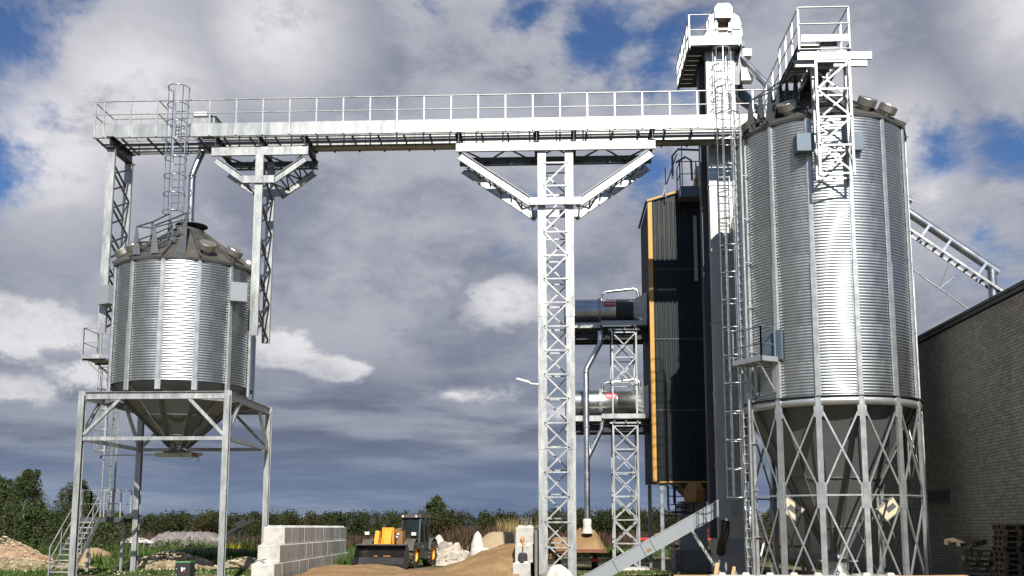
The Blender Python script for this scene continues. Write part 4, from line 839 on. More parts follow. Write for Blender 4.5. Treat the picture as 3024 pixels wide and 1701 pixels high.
# ------------------------------------------------------------------ brick building on the right
bb = thing('brick_building', 'long pale brick building with dark roof edge, its near side wall in shade', 'building', (18, 40, 0))
WX = 13.0
M().box(WX+.012, WX+8, -6, 62, 0, 8.35).build('wall', 'mortar', bb)
M().box(WX-.04, WX+.011, -6, 62, 0, .52).build('plinth', 'old_concrete', bb)
ch = .100; bl = .26; bk = M().box(-.010, .0, 0, .247, 0, .088)
bmesh_brick = M().box(-.012, .012, .004, .250, .005, .094).mesh('brick', 'brick')
cand = []
nrow = int((8.33-.52)/ch)
for r_ in range(nrow):
    for k in range(int((44-26.5)/bl)):
        y = 26.5+k*bl+(bl/2 if r_ % 2 else 0); cand.append((y, .52+r_*ch))
def _px(y, z): return y
vis = [(y, z) for (y, z) in cand if y > 28.3 and z < 8.33]
near = sorted([c_ for c_ in vis if c_[1] > 2.3], key=lambda c_: (c_[0]-28.3)*1.0+abs(c_[1]-5.2)*.16)[:300]
ns = set(near)
for (y, z) in near: link('brick', bmesh_brick, bb, (WX+random.uniform(-.003, .003), y, z))
rest = [c_ for c_ in cand if c_ not in ns]
V = []; F = []
for i, (y, z) in enumerate(rest):
    o = random.uniform(-.004, .003); y0, y1, z0, z1, xf_, xb = y+.004, y+.250, z+.005, z+.094, WX-.012+o, WX+.012
    V += [(xf_, y0, z0), (xf_, y1, z0), (xf_, y1, z1), (xf_, y0, z1), (xb, y0, z0), (xb, y1, z0), (xb, y1, z1), (xb, y0, z1)]; k = 8*i
    F += [(k, k+3, k+2, k+1), (k, k+1, k+5, k+4), (k+2, k+3, k+7, k+6), (k+1, k+2, k+6, k+5), (k+3, k, k+4, k+7)]
o = link('brickwork', npmesh('brickwork', V, F, 'brick'), bb); o['kind'] = 'stuff'
M().box(WX-.012, WX+.011, 44, 62, .52, 8.33).build('far_brickwork', 'brick', bb)
M().box(WX-.10, WX+8.1, -6.2, 62.2, 8.35, 8.47).build('eave_board', 'dark_metal', bb)
M().prism([(WX-.14, 8.47), (WX+8.2, 8.47), (WX+8.2, 9.6), (WX-.14, 8.56)], 'y', -6.3, 62.3).build('roof', 'dark_metal', bb)
gr = M(); gr.box(WX-.05, WX-.015, 35.0, 37.6, 2.62, 2.68); gr.box(WX-.05, WX-.015, 35.0, 37.6, 3.02, 3.08)
gr.build('grille_frame', 'dark_metal', bb)
for i in range(14): M().box(WX-.045, WX-.02, 35.03+i*.19, 35.06+i*.19, 2.68, 3.02).build('grille_bar', 'dark_metal', bb)
M().tube([(WX-.05, 33.4, 1.35), (WX-.05, 33.4, .95)], .03, 6).build('wall_hook', 'dark_metal', bb)
# ------------------------------------------------------------------ pallets
def pallet_mesh(seed):
    r = random.Random(seed); m = M()
    for i in range(5): y = -.4+.08+i*.165; m.box(-.6, .6, y-.06, y+.06, .122, .144)
    for i in range(3):
        y = -.34+i*.34
        m.box(-.6, .6, y-.05, y+.05, 0, .022)
        for x in (-.53, 0, .53): m.box(x-.07, x+.07, y-.05, y+.05, .022, .10)
    for x in (-.53, 0, .53): m.box(x-.07, x+.07, -.4, .4, .10, .122)
    return m.mesh('pallet', 'pallet_wood')
pm = [pallet_mesh(i) for i in range(2)]
def stack(x, y, n, rot, grp, lab, jit=.05, z=0):
    for i in range(n):
        o = link('pallet', pm[i % 2], None, (x+random.uniform(-jit, jit), y+random.uniform(-jit, jit), z+i*.145), (0, 0, rot+random.uniform(-.06, .06)))
        od = ['lowest', 'second', 'third', 'fourth', 'fifth', 'sixth', 'seventh', 'eighth', 'ninth', 'tenth', 'eleventh', 'twelfth', 'thirteenth'][i % 13]
        tag(o, 'topmost pallet '+lab if i == n-1 else (od+' pallet '+('up ' if i else '')+lab), 'pallet', grp)
stack(12.12, 28.35, 13, R(80), 'taller pallet stack', 'in the taller stack by the brick wall')
stack(12.0, 30.4, 8, R(70), 'shorter pallet stack', 'in the shorter stack by the brick wall', .08)
stack(12.42, 26.75, 14, R(85), 'pallet stack nearest the wall', 'in the stack pressed against the brick wall')
o = link('pallet', pm[0], None, (11.72, 30.6, 1.32), (R(6), R(-4), R(50))); tag(o, 'paler pallet lying askew over the shorter pallet stack', 'pallet')

# ------------------------------------------------------------------ concrete block walls
def block_mesh(w, l, h, nub=True):
    bm = bmesh.new(); bmesh.ops.create_cube(bm, size=1); bmesh.ops.scale(bm, vec=(w, l, h), verts=bm.verts); bmesh.ops.translate(bm, vec=(0, 0, h/2), verts=bm.verts)
    bmesh.ops.bevel(bm, geom=bm.edges[:], offset=.018, segments=1, affect='EDGES')
    if nub:
        for i in range(2):
            for j in range(max(1, int(round(l/.3)))):
                x = (-.25+.5*i)*w; y = -l/2+l*(j+.5)/max(1, int(round(l/.3)))
                r = bmesh.ops.create_cone(bm, cap_ends=True, segments=4, radius1=.135, radius2=.075, depth=.07, matrix=Matrix.Translation((x, y, h+.034)) @ Matrix.Rotation(R(45), 4, 'Z'))
    me = bpy.data.meshes.new('block'); bm.to_mesh(me); bm.free(); me.materials.append(MATS['concrete']); return me
BM = {}
def block(root, x, y, z, w, l, nub, name='block'):
    k = (w, round(l, 3), nub)
    if k not in BM: BM[k] = block_mesh(w-.012, l-.012, .6, nub)
    return link(name, BM[k], root, (x+random.uniform(-.006, .006), y, z), (0, 0, random.uniform(-.006, .006)))
w1 = thing('block_wall', 'stepped wall of grey stacking concrete blocks closing the left side of the grain bay', 'wall', (-10, 42, 0))
for row, (y0, x, top) in enumerate(((34.4, -9.86, 0), (35.45, -9.92, 0), (36.65, -10.02, 1))):
    y = y0; ls = [1.2, 1.2, 1.8, 1.2, .6, 1.2, 1.8, 1.2, 1.2, 1.2, .6, 1.2, 1.2, 1.2]; random.Random(row).shuffle(ls)
    while y < 50.4:
        l = ls.pop() if ls else 1.2; block(w1, x-.05*(y+l/2-36), y+l/2, row*.605, .78, l, True).rotation_euler.z += .05; y += l
w2 = thing('block_wall', 'narrow wall of grey stacking concrete blocks seen end on beside the lattice tower', 'wall', (-1.15, 38, 0))
for row, (y0, x) in enumerate(((35.5, -1.23), (35.75, -1.15), (35.85, -1.13))):
    y = y0
    while y < 43: block(w2, x, y+.6, row*.605, .62, 1.2, True); y += 1.2
sh = M(); sh.box(-.77, -.755, 36.2, 42.5, 0.0, 1.78)
pn = thing('leaning_sheet', 'dark formwork sheets leaning along the narrow block wall', 'panel', (-.74, 39, 0))
for i, (ya, yb) in enumerate(((36.0, 37.7), (37.75, 39.4), (39.45, 41.2))): M().box(-.80, -.775, ya, yb, 0, 1.74).build('sheet', 'dusty_black', pn); M().box(-.775, -.70, ya+.1, ya+.16, 0, 1.72).build('batten', 'old_concrete', pn)
w3 = thing('block_kerb', 'single low row of concrete blocks in front of the conveyor', 'wall', (6, 26.9, 0))
for i in range(4): block(w3, 4.45+i*1.21, 26.9, 0, 1.2, .6, False)
nubm = block_mesh(.1, .1, .1)
for i in range(8):
    bmq = M().lathe([(.15, 0), (.09, .075), (0, .075)], 4, smooth=False); bmq.build('block_stud', 'concrete', w3, (4.15+i*.6, 26.78, .60), (0, 0, R(45)))
ob = thing('timber_beam', 'weathered timber beam lying on the ground before the large silo', 'timber', (9, 26.6, .3))
m = M(); m.beam((7.75, 26.6, .50), (10.2, 26.75, .52), .3, .2); m.build('beam', 'new_wood', ob); M().box(8.1, 8.3, 26.4, 26.9, 0, .41).build('bearer', 'pallet_wood', ob); M().box(9.6, 9.8, 26.5, 27.0, 0, .41).build('bearer', 'pallet_wood', ob)
for i, (x, dx_, lab) in enumerate(((4.02, .10, 'pale sawn stake leaning behind the low block row, the thicker of two'), (4.42, .13, 'pale round stake leaning behind the low block row, the thinner of two'))):
    m = M(); m.beam((x-.05, 27.35, 0), (x+dx_, 27.3, .90-.1*i), .10-.02*i, .09-.02*i, (0, 1, 0)); o = m.build('wooden_stake', 'new_wood'); tag(o, lab, 'stake')
pk = M(); pk.box(3.0, 3.9, 27.2, 27.5, .0, .58); o = pk.build('timber_offcut', 'new_wood'); tag(o, 'pale timber offcut lying at the end of the low block row', 'timber')

# shovel
sv = thing('shovel', 'black grain scoop with ribbed blade and orange D-grip leaning on the narrow block wall', 'shovel', (-1.2, 35.7, .6))
bl_ = M(); nx_ = 15; vs = []; fs = []
for j in range(7):
    z = .62+.33*j/6; w = .165-.012*(j/6)-(.05 if j == 6 else 0)
    for i in range(nx_+1): u = -1+2*i/nx_; vs.append((-1.19+u*w, 35.69-.035*(1-abs(u)**3)+.010*math.cos(u*15.7)-.02*(1-j/6)+(.03 if abs(u) > .97 else 0)-.03, z))
for j in range(6):
    for i in range(nx_): k = j*(nx_+1)+i; fs.append((k, k+1, k+nx_+2, k+nx_+1))
bl_.add(vs, fs, True).build('blade', 'black_plastic', sv)
M().tube([(-1.19, 35.63, .88), (-1.19, 35.69, 1.16)], .019, 8).build('shaft', 'dusty_black', sv); M().tube([(-1.19, 35.69, 1.14), (-1.195, 35.735, 1.40)], .021, 8).build('handle', 'orange_plastic', sv)
M().tube([(-1.195, 35.73, 1.38), (-1.25, 35.735, 1.42), (-1.255, 35.74, 1.45), (-1.235, 35.74, 1.475), (-1.155, 35.74, 1.475), (-1.135, 35.74, 1.45), (-1.14, 35.735, 1.42), (-1.195, 35.73, 1.38)], .02, 8).build('grip', 'orange_plastic', sv)

# ------------------------------------------------------------------ heaps in and around the bay
def grainfn(X, Y):
    right = 1.25*np.exp(-(np.abs(X+1.0)/2.9)**2.2)*np.clip(1-((Y-39.5)/4.6)**2, 0, 1)
    mid = .24*np.exp(-((X+6.2)/3.6)**4)*np.clip(1-((Y-38.2)/4.2)**2, 0, 1)
    left = .34*np.clip((X+9.55)/.3, 0, 1)*np.clip(1-((Y-40.3)/3.2)**4, 0, 1)*np.exp(-((X+8.0)/1.9)**4)
    lip = .14*np.clip((X+10.1)/.3, 0, 1)*np.clip(1-((Y-36.5)/2.0)**4, 0, 1)
    return np.maximum.reduce([right, mid, left, lip])-.02
heap('grain_heap', 'broad brown heap of grain spread in the bay between the block walls', 'grain heap', -5.3, 39, 4.0+.0, 6.0, 1.2, 'grain', 150, 150, fn=grainfn, rough=.032, seed=9)
heap('sand_heap', 'pointed pale sand heap behind the grain bay', 'sand heap', -2.7, 50, 1.9, 1.7, 2.25, 'sand', 36, 36, rough=.03, seed=3)
heap('soil_heap', 'reddish-brown heap of dug earth beside the birches', 'soil heap', -25.2, 46.5, 2.6, 2.2, 1.45, 'soil', 60, 60, rough=.09, seed=5, sc=.5)
heap('soil_heap', 'small round earth heap behind the steel stair', 'soil heap', -21.6, 48, 1.25, 1.3, 1.15, 'soil', 40, 40, rough=.06, seed=6, sc=.5)
heap('stony_bank', 'low stony bank of pale rubble and weeds behind the silo frame', 'stone heap', -16.3, 43.5, 2.6, 1.8, .85, 'stony_soil', 80, 70, rough=.07, seed=7, sc=.4)
heap('stony_bank', 'low stony bank of pale rubble to the right of the black container', 'stone heap', -12.8, 42.5, 1.7, 1.6, .62, 'stony_soil', 60, 50, rough=.06, seed=8, sc=.4)
heap('stony_bank', 'flat stony spoil in front of the earth heaps', 'stone heap', -22.6, 42.0, 4.2, 2.6, .6, 'stony_soil', 90, 70, rough=.08, seed=18, sc=.5)
heap('grass_mound', 'rounded green grassy mound behind the silo frame', 'mound', -17.5, 52, 4.2, 3.0, 1.0, 'grass', 50, 40, rough=.05, seed=28)
def chunk_mesh(seed, s, m):
    r = random.Random(seed); bm = bmesh.new(); bmesh.ops.create_icosphere(bm, subdivisions=1, radius=s)
    ax = [r.uniform(.6, 1.3) for _ in range(3)]
    for v in bm.verts:
        for i in range(3): v.co[i] *= ax[i]*r.uniform(.72, 1.2)
    me = bpy.data.meshes.new('rubble_chunk'); bm.to_mesh(me); bm.free(); me.materials.append(MATS[m]); return me
rb = thing('rubble_heap', 'heap of broken concrete and brick behind the telehandler', 'rubble', (-5.2, 51, 0))
cmz = [chunk_mesh(i, .22, 'rubble') for i in range(5)]
for i in range(110):
    a = random.uniform(0, 6.28); d = random.random()**.6; x, y = -5.15+1.25*d*math.cos(a), 51+1.2*d*math.sin(a); z = max(.0, 1.18*(1-d))*random.uniform(.55, 1.02)
    s = random.uniform(.5, 1.25); link('rubble_chunk', cmz[i % 5], rb, (x, y, z+.05), (random.uniform(0, 6), random.uniform(0, 6), random.uniform(0, 6)), (s, s*random.uniform(.7, 1.4), s*random.uniform(.5, 1)))
M().lathe([(1.35, 0), (1.0, .35), (.5, .75), (0, .95)], 16, (-5.15, 51, 0), smooth=False).build('rubble_core', 'rubble', rb)
# loose stones on the banks
def scatter_stones(n, boxes, s0, s1, hfun=None):
    V = []; F = []; base = np.array([(1, 0, 0), (-1, 0, 0), (0, 1, 0), (0, -1, 0), (0, 0, 1), (0, 0, -1)], float); tri = [(0, 2, 4), (2, 1, 4), (1, 3, 4), (3, 0, 4), (2, 0, 5), (1, 2, 5), (3, 1, 5), (0, 3, 5)]
    for i in range(n):
        bx = boxes[i % len(boxes)]; x, y = bx[0]+rng.normal()*bx[2]*.5, bx[1]+rng.normal()*bx[3]*.5
        d = math.hypot((x-bx[0])/bx[2], (y-bx[1])/bx[3]); z = bx[4]*max(0, 1-d)**.85; s = rng.uniform(s0, s1); k = len(V)
        V += list(base*rng.uniform(.5, 1.1, (6, 1))*s*np.array([1, 1, .7])+(x, y, z+.02)); F += [(a+k, b_+k, c_+k) for a, b_, c_ in tri]
    return V, F
V, F = scatter_stones(2600, [(-16.3, 43.5, 2.6, 1.8, .85), (-12.8, 42.5, 1.7, 1.6, .62), (-22.6, 42, 4.2, 2.6, .6), (-16.5, 41.5, 3.0, 1.5, .1), (-25.2, 46.5, 2.6, 2.2, 1.4)], .02, .10)
o = link('gravel', npmesh('gravel', V, F, 'pebble')); o['kind'] = 'stuff'; o['label'] = 'loose pale stones scattered over the spoil banks'; o['category'] = 'gravel'
V, F = scatter_stones(500, [(-6, 36.5, 2.8, 1.2, .0), (2, 39, 4, 3, 0), (-11, 38, 2, 2, 0)], .015, .05)
o = link('gravel', npmesh('gravel', V, F, 'pebble')); o['kind'] = 'stuff'; o['label'] = 'fine gravel strewn about the yard'; o['category'] = 'gravel'

# black container with hazard labels
cn = thing('fuel_container', 'small black container with green lid and white and red hazard labels', 'container', (-13.33, 37, 0))
M().box(-13.60, -13.06, 36.75, 37.25, 0, .56).build('body', 'black_plastic', cn); m = M(); m.box(-13.57, -13.07, 36.78, 37.28, .565, .60); m.build('lid', 'green_plastic', cn)
M().box(-13.38, -13.32, 36.742, 36.749, .26, .40).build('label_sheet', 'white_paint', cn)
for z, mm in ((.355, 'white_paint'), (.275, 'red_label')): M().add([(-13.27-.045, 36.745, z), (-13.27, 36.745, z-.045), (-13.27+.045, 36.745, z), (-13.27, 36.745, z+.045)], [(0, 1, 2, 3)]).build('hazard_label', mm, cn)
for z in (.12, .33): M().lathe([(0, -.03), (.03, -.03), (.03, 0)], 8, (-13.55, 36.75, z), 'y').build('valve', 'vent_metal', cn)

# white sheet over a stone at the tower foot
def cloth(name, label, cx, cy, rx, ry, h, m, seed, zc=0.):
    r = np.random.default_rng(seed); n = 34; xs = np.linspace(-1, 1, n); X, Y = np.meshgrid(xs, xs); d = np.sqrt(X**2+Y**2)
    Z = h*np.clip(1-d**2.6, 0, 1)*(1-.35*X)
    for k in range(12): a = r.uniform(0, 6.28); f = r.uniform(3, 12); Z += h*.035*np.abs(np.sin((X*np.cos(a)+Y*np.sin(a))*f+r.uniform(0, 6)))*np.clip(1.15-d, 0, 1)
    sc = np.where(d > 1, 1/np.maximum(d, 1e-6), 1); wob = 1+.12*np.sin(np.arctan2(Y, X)*5+seed)
    V = np.stack([cx+X*sc*rx*wob, cy+Y*sc*ry*wob, Z+zc+.01], -1).reshape(-1, 3); i = np.arange(n*n).reshape(n, n); F = np.stack([i[:-1, :-1], i[:-1, 1:], i[1:, 1:], i[1:, :-1]], -1).reshape(-1, 4)
    return tag(link(name, npmesh(name, V, F, m, False)), label, 'sheet')
cloth('cloth_sheet', 'crumpled white fabric sheet thrown over a stone at the lattice tower foot', .08, 36.45, .50, .4, .40, 'white_fabric', 3)
cloth('cloth_sheet', 'crumpled white plastic sheet lying behind the rubble heap', -6.75, 60, .48, .4, 1.05, 'white_fabric', 5, 0.)
o = chunk_mesh(9, .30, 'old_concrete'); o = link('boulder', o, None, (-.45, 36.55, .08)); tag(o, 'flat grey boulder beside the white fabric sheet', 'boulder')
# bulk bags by the sand heap
for i, (x, y, h, r_, lab) in enumerate(((-3.78, 49.3, 1.62, .29, 'tall pointed white bulk bag standing left of the sand heap'), (-3.38, 49.6, 1.25, .2, 'shorter white bulk bag tucked against the sand heap'))):
    m = M(); pr = []
    for j in range(12):
        f = j/11; pr.append((max(.02, r_*1.25*math.sin(math.pi*(.34+.655*f))**.55)*(1+.05*math.sin(j*2.1)), h*f))
    o = m.lathe(pr, 14, (0, 0, 0)).build('bulk_bag', 'white_fabric', None, (x, y, 0)); tag(o, lab, 'bag')
cloth('cloth_sheet', 'flat white sack lying at the foot of the bulk bags', -3.5, 47.6, .45, .35, .12, 'white_fabric', 8, .92-.15)
# debris on the stepped block wall
o = M().beam((-10.2, 34.9, .66), (-9.9, 34.95, .74), .05, .02).beam((-9.98, 34.8, .66), (-9.78, 34.85, .76), .06, .02).build('broken_bracket', 'dark_metal'); tag(o, 'bent dark bracket lying on the lowest step of the block wall', 'bracket')
# things out in the field
tp = thing('covered_stack', 'long low stack under a mottled grey tarpaulin out in the weeds', 'tarpaulin', (-25.6, 72, 0))
m = M(); prof = [(0, -1.1), (1.0, -1.05), (1.45, -.7), (1.5, 0), (1.42, .75), (.95, 1.1), (0, 1.15)]; vs = []; fs = []
xs = np.linspace(-28.2, -23.2, 26)
for i, x in enumerate(xs):
    k = min(1, .72+.28*math.sin(math.pi*min(1, max(0, (i)/6))/2))*(1 if i < 20 else 1-.06*(i-20))
    for j, (z, y) in enumerate(prof): vs.append((x+.06*math.sin(i*3+j), 72+y*(1+.05*math.sin(i*1.7+j*2)), z*k*(1+.05*math.sin(i*2.3+j))))
n7 = len(prof)
for i in range(len(xs)-1):
    for j in range(n7-1): fs.append((i*n7+j, i*n7+j+1, (i+1)*n7+j+1, (i+1)*n7+j))
fs += [tuple(range(n7)), tuple(reversed(range((len(xs)-1)*n7, len(xs)*n7)))]; m.add(vs, fs).build('cover', 'tarp_grey', tp)
cloth('cloth_sheet', 'ragged white plastic sheet snagged in the weeds left of the covered stack', -28.6, 70, 1.1, .5, .3, 'white_fabric', 11, .75)
o = M().tube([(-22.25, 55, .30), (-22.05, 55, .95)], .07, 8).tube([(-22.07, 55, .95), (-21.95, 55, 1.0)], .09, 8).build('vent_post', 'vent_metal'); tag(o, 'short leaning pale vent post on the grassy mound', 'post')
o = M().beam((-24.4, 76, 1.35), (-22.4, 76, 2.35), .22, .24).beam((-23.6, 75.8, 1.9), (-22.9, 75.8, 2.25), .06, .5).beam((-24.2, 76, 0), (-24.2, 76, 1.5), .2, .2).beam((-23.4, 76, 0), (-23.4, 76, 1.9), .15, .15).build('auger', 'black_plastic'); tag(o, 'dark grain auger tilted up out of the brush', 'auger')
rm = thing('red_implement', 'red farm implement with long folding beams parked beyond the dryer', 'implement', (12, 70, 0))
M().beam((5.5, 70, 1.05), (15.5, 70, 1.12), .15, .18).build('main_beam', 'red_paint', rm); M().beam((6.5, 70.5, 1.32), (12.5, 70.5, 1.38), .12, .14).build('upper_beam', 'red_paint', rm)
for i in range(9): M().beam((6+i*1.1, 70, 1.05), (6.2+i*1.1, 70, .35), .08, .08).build('tine', 'red_paint', rm); M().box(5.95+i*1.1, 6.4+i*1.1, 69.8, 70.1, .5, .62).build('share', 'dark_metal', rm)
for x in (8, 13): M().lathe([(.1, -.12), (.36, -.12), (.42, 0), (.36, .12), (.1, .12)], 18, (x, 71, .42), 'x').build('wheel', 'tyre', rm)
M().beam((9, 70, 1.1), (9.5, 70.3, 1.75), .15, .15).beam((9.5, 70.3, 1.75), (10.4, 70.3, 1.5), .12, .12).build('mast', 'red_paint', rm)
yb = thing('barrier_bar', 'yellow guard bar behind the large silo legs', 'barrier', (8.2, 41, 1)); M().box(7.2, 9.6, 41.0, 41.05, 1.02, 1.12).build('bar', 'yellow_trim', yb)
for x in (7.3, 9.5): M().box(x, x+.06, 41.06, 41.12, 0, 1.1).build('post', 'yellow_trim', yb)

# ------------------------------------------------------------------ telehandler
th_ = thing('telehandler', 'muddy yellow and black telehandler with wide black bucket lowered on the grain', 'telehandler', (-7.45, 46.6, 0), rotz=R(-9))
# local frame: x to the machine's left (image right), -y forward
bx = M(); prof = [(-1.95, .12), (-2.05, .16), (-1.28, .10), (-1.06, .30), (-1.08, .80), (-1.30, 1.06), (-1.42, 1.06)]
out = prof; inn = [(-1.98, .17), (-1.32, .15), (-1.13, .33), (-1.15, .78), (-1.36, 1.0)]
def plate(pts, x0, x1, t=.03):
    m = M()
    for (y0, z0), (y1, z1) in zip(pts[:-1], pts[1:]): m.beam(((x0+x1)/2-(x1-x0)/2, (y0+y1)/2, (z0+z1)/2), ((x0+x1)/2+(x1-x0)/2, (y0+y1)/2, (z0+z1)/2), math.hypot(y1-y0, z1-z0), t, (0, -(z1-z0), (y1-y0)))
    return m
bkt = plate([(-2.0, .06), (-1.35, .04), (-1.12, .20), (-1.02, .50), (-1.08, .80), (-1.22, 1.0), (-1.30, 1.05)], -1.13, 1.13).build('bucket', 'bucket_steel', th_)
for x in (-1.145, 1.145): M().prism([(-2.02, .05), (-1.35, .02), (-1.08, .18), (-1.0, .5), (-1.06, .82), (-1.28, 1.07), (-1.36, 1.07)], 'x', x-.014, x+.014).build('bucket_side', 'bucket_steel', bkt)
M().beam((-1.14, -2.03, .055), (1.14, -2.03, .055), .14, .025).build('cutting_edge', 'dusty_black', bkt); M().beam((-1.14, -1.31, 1.06), (1.14, -1.31, 1.06), .08, .05).build('bucket_rim', 'dusty_black', bkt)
hd = M(); hd.prism([(-1.05, .55), (-.62, .55), (-.62, 1.62), (-.86, 1.66), (-1.05, 1.1)], 'x', -.46, -.28); hd.prism([(-1.05, .55), (-.62, .55), (-.62, 1.66), (-.86, 1.70), (-1.05, 1.1)], 'x', -.02, .30)
hd.prism([(-.74, .5), (-.55, .5), (-.55, 1.80), (-.74, 1.80)], 'x', -.20, .34); hd.box(-.28, -.02, -.9, -.75, .6, 1.1); hd.build('boom_head', 'machine_yellow', th_)
M().tube([(-.16, -.85, .75), (-.16, -.8, 1.32)], .05, 8).build('tilt_ram', 'machine_yellow', th_)
M().beam((.16, -.7, 1.42), (.16, 2.6, 1.68), .34, .42).build('boom', 'machine_brown', th_)
M().box(.36, .66, -.45, .0, 1.02, 1.66).build('boom_plate', 'machine_brown', th_)
text('JCB', .17, 'vent_metal', th_, (.51, -.456, 1.45), (R(90), 0, 0))
M().box(-.85, .95, -.35, 3.0, .45, .85).build('chassis', 'machine_black', th_)
M().prism([(-.2, .85), (3.0, .85), (3.0, 1.35), (1.0, 1.42), (.1, 1.2)], 'x', -1.05, -.35).build('engine_cover', 'machine_black', th_)
cab_x0, cab_x1, cy0, cy1 = .38, 1.30, .02, 1.55
cabm = M(); cabm.box(cab_x0, cab_x1, cy0+.05, cy1, .85, 1.15); cabm.box(cab_x0+.0, cab_x0+.06, cy0+.25, cy0+.31, 1.15, 2.2)
cb = cabm.build('cab_base', 'machine_black', th_)
for (xa, ya, xb, yb_) in ((cab_x0+.03, cy0+.06, cab_x0+.06, cy0+.32), (cab_x1-.03, cy0+.06, cab_x1-.06, cy0+.32), (cab_x1-.03, cy0+.85, cab_x1-.06, cy0+.85), (cab_x0+.03, cy1-.05, cab_x0+.06, cy1-.1), (cab_x1-.03, cy1-.05, cab_x1-.06, cy1-.1)):
    M().beam((xa, ya, 1.1), (xb, yb_, 2.28), .07, .07).build('cab_pillar', 'machine_black', th_)
M().add([(cab_x0+.06, cy0+.05, 1.14), (cab_x1-.06, cy0+.05, 1.14), (cab_x1-.09, cy0+.31, 2.24), (cab_x0+.09, cy0+.31, 2.24)], [(0, 1, 2, 3)]).build('windscreen', 'cab_glass', th_)
M().add([(cab_x1-.025, cy0+.12, 1.16), (cab_x1-.025, cy0+.83, 1.16), (cab_x1-.05, cy0+.83, 2.2), (cab_x1-.05, cy0+.36, 2.2)], [(0, 1, 2, 3)]).build('door_glass', 'cab_glass', th_)
M().add([(cab_x1-.025, cy0+.9, 1.3), (cab_x1-.025, cy1-.1, 1.3), (cab_x1-.05, cy1-.14, 2.2), (cab_x1-.05, cy0+.9, 2.2)], [(0, 1, 2, 3)]).build('side_glass', 'cab_glass', th_)
M().prism([(cy0+.18, 2.24), (cy1+.05, 2.24), (cy1+.05, 2.33), (cy1-.2, 2.39), (cy0+.35, 2.39), (cy0+.18, 2.33)], 'x', cab_x0, cab_x1).build('cab_roof', 'dusty_black', th_)
M().box(cab_x0+.25, cab_x1-.2, cy0+.7, cy0+1.15, 1.15, 1.85).build('seat', 'black_plastic', th_)
M().tube([(.75, cy0+.1, 1.1), (.62, cy0+.02, 1.5)], .02, 6).build('wiper', 'black_plastic', th_)
M().box(cab_x1-.02, cab_x1+.02, cy0+.12, cy0+.85, .45, 1.13).build('door', 'machine_black', th_)
text('JCB', .16, 'vent_metal', th_, (cab_x1+.024, cy0+.5, .95), (R(90), 0, R(90)))
for x, y in ((cab_x0+.10, cy0+.17), (cab_x1-.20, cy0+.17)):
    q = M().lathe([(0, -.05), (.055, -.05), (.07, -.02), (.07, .06), (0, .06)], 14, (x, y, 2.30), 'y').build('work_light', 'black_plastic', th_); M().lathe([(0, -.056), (.05, -.054)], 14, (x, y, 2.30), 'y').build('lens', 'lamp_glass', q)
for x, y, z in ((-1.02, -.35, 1.55), (1.08, -.12, 1.52)):
    m = M(); m.box(x-.10, x+.10, y-.05, y+.06, z-.07, z+.07); q = m.build('headlight', 'lamp_glass', th_); M().tube([(x, y+.05, z-.05), (x+(.1 if x < 0 else -.12), y+.2, z-.45)], .025, 6).build('bracket', 'machine_black', q)
M().tube([(-.85, .2, 1.2), (-.88, .0, 1.9), (-.85, 0, 2.05)], .02, 6).build('mirror_arm', 'machine_black', th_); M().box(-.95, -.78, -.02, .02, 1.95, 2.2).build('mirror', 'machine_black', th_)
for x in (.42, .47): M().lathe([(0, -.04), (.05, -.04), (.05, .04)], 10, (x, -.5, 1.5 if x > .45 else 1.38), 'y').build('side_light', 'lamp_glass', th_)
def wheel(x, y):
    s = 1 if x > 0 else -1; r = .60
    w = M().lathe([(.30, -.2), (.50, -.215), (.565, -.18), (.575, 0), (.565, .18), (.50, .215), (.30, .2)], 40, (x, y, r), 'x').build('tyre', 'tyre', th_)
    lug = M()
    for i in range(20):
        for k in (-1, 1):
            a = 2*math.pi*(i+(.5 if k > 0 else 0))/20; ca, sa = math.cos(a), math.sin(a); c0 = V3(x+k*.02, y+.592*ca, r+.592*sa); a2 = a+.10*k
            c1 = V3(x+k*.20, y+.575*math.cos(a+.16), r+.575*math.sin(a+.16)); lug.beam(c0, c1, .085, .07, (0, ca, sa))
    lug.build('tread', 'tyre', w)
    rim = M().lathe([(0, s*.06), (.12, s*.08), (.26, s*.02), (.30, s*.13), (.315, s*.20), (.30, s*.19)], 28, (x, y, r), 'x').build('rim', 'machine_yellow', th_)
    M().lathe([(0, s*.16), (.09, s*.15), (.11, s*.06)], 14, (x, y, r), 'x').build('hub', 'machine_brown', rim)
for x in (-.98, .98):
    for y in (-.02, 2.75): wheel(x, y)
for x, y in ((-.98, -.02), (.98, -.02), (.98, 2.75)):
    m = M(); pts = [(y+.70*math.cos(R(a)), .60+.70*math.sin(R(a))) for a in range(20, 166, 18)]
    for (y0, z0), (y1, z1) in zip(pts[:-1], pts[1:]): m.beam((x-.23, (y0+y1)/2, (z0+z1)/2), (x+.25, (y0+y1)/2, (z0+z1)/2), math.hypot(y1-y0, z1-z0)+.01, .03, (0, -(z1-z0), (y1-y0)))
    m.build('mudguard', 'dusty_black', th_)
for k in range(3): M().tube([(.30+.04*k, -.6, 1.55), (.42+.03*k, -.75, 1.25), (.36+.03*k, -.7, .95)], .016, 6).build('hose', 'black_plastic', th_)
M().tube([(-.75, 1.2, 1.35), (-.75, 1.2, 1.95)], .05, 10).build('exhaust', 'dusty_black', th_)
M().box(.9, 1.25, .8, 1.7, .38, .8).build('fuel_tank', 'machine_black', th_); M().lathe([(0, 0), (.09, .02), (.09, .1)], 10, (1.1, .95, .36)).build('step_light', 'vent_metal', th_)
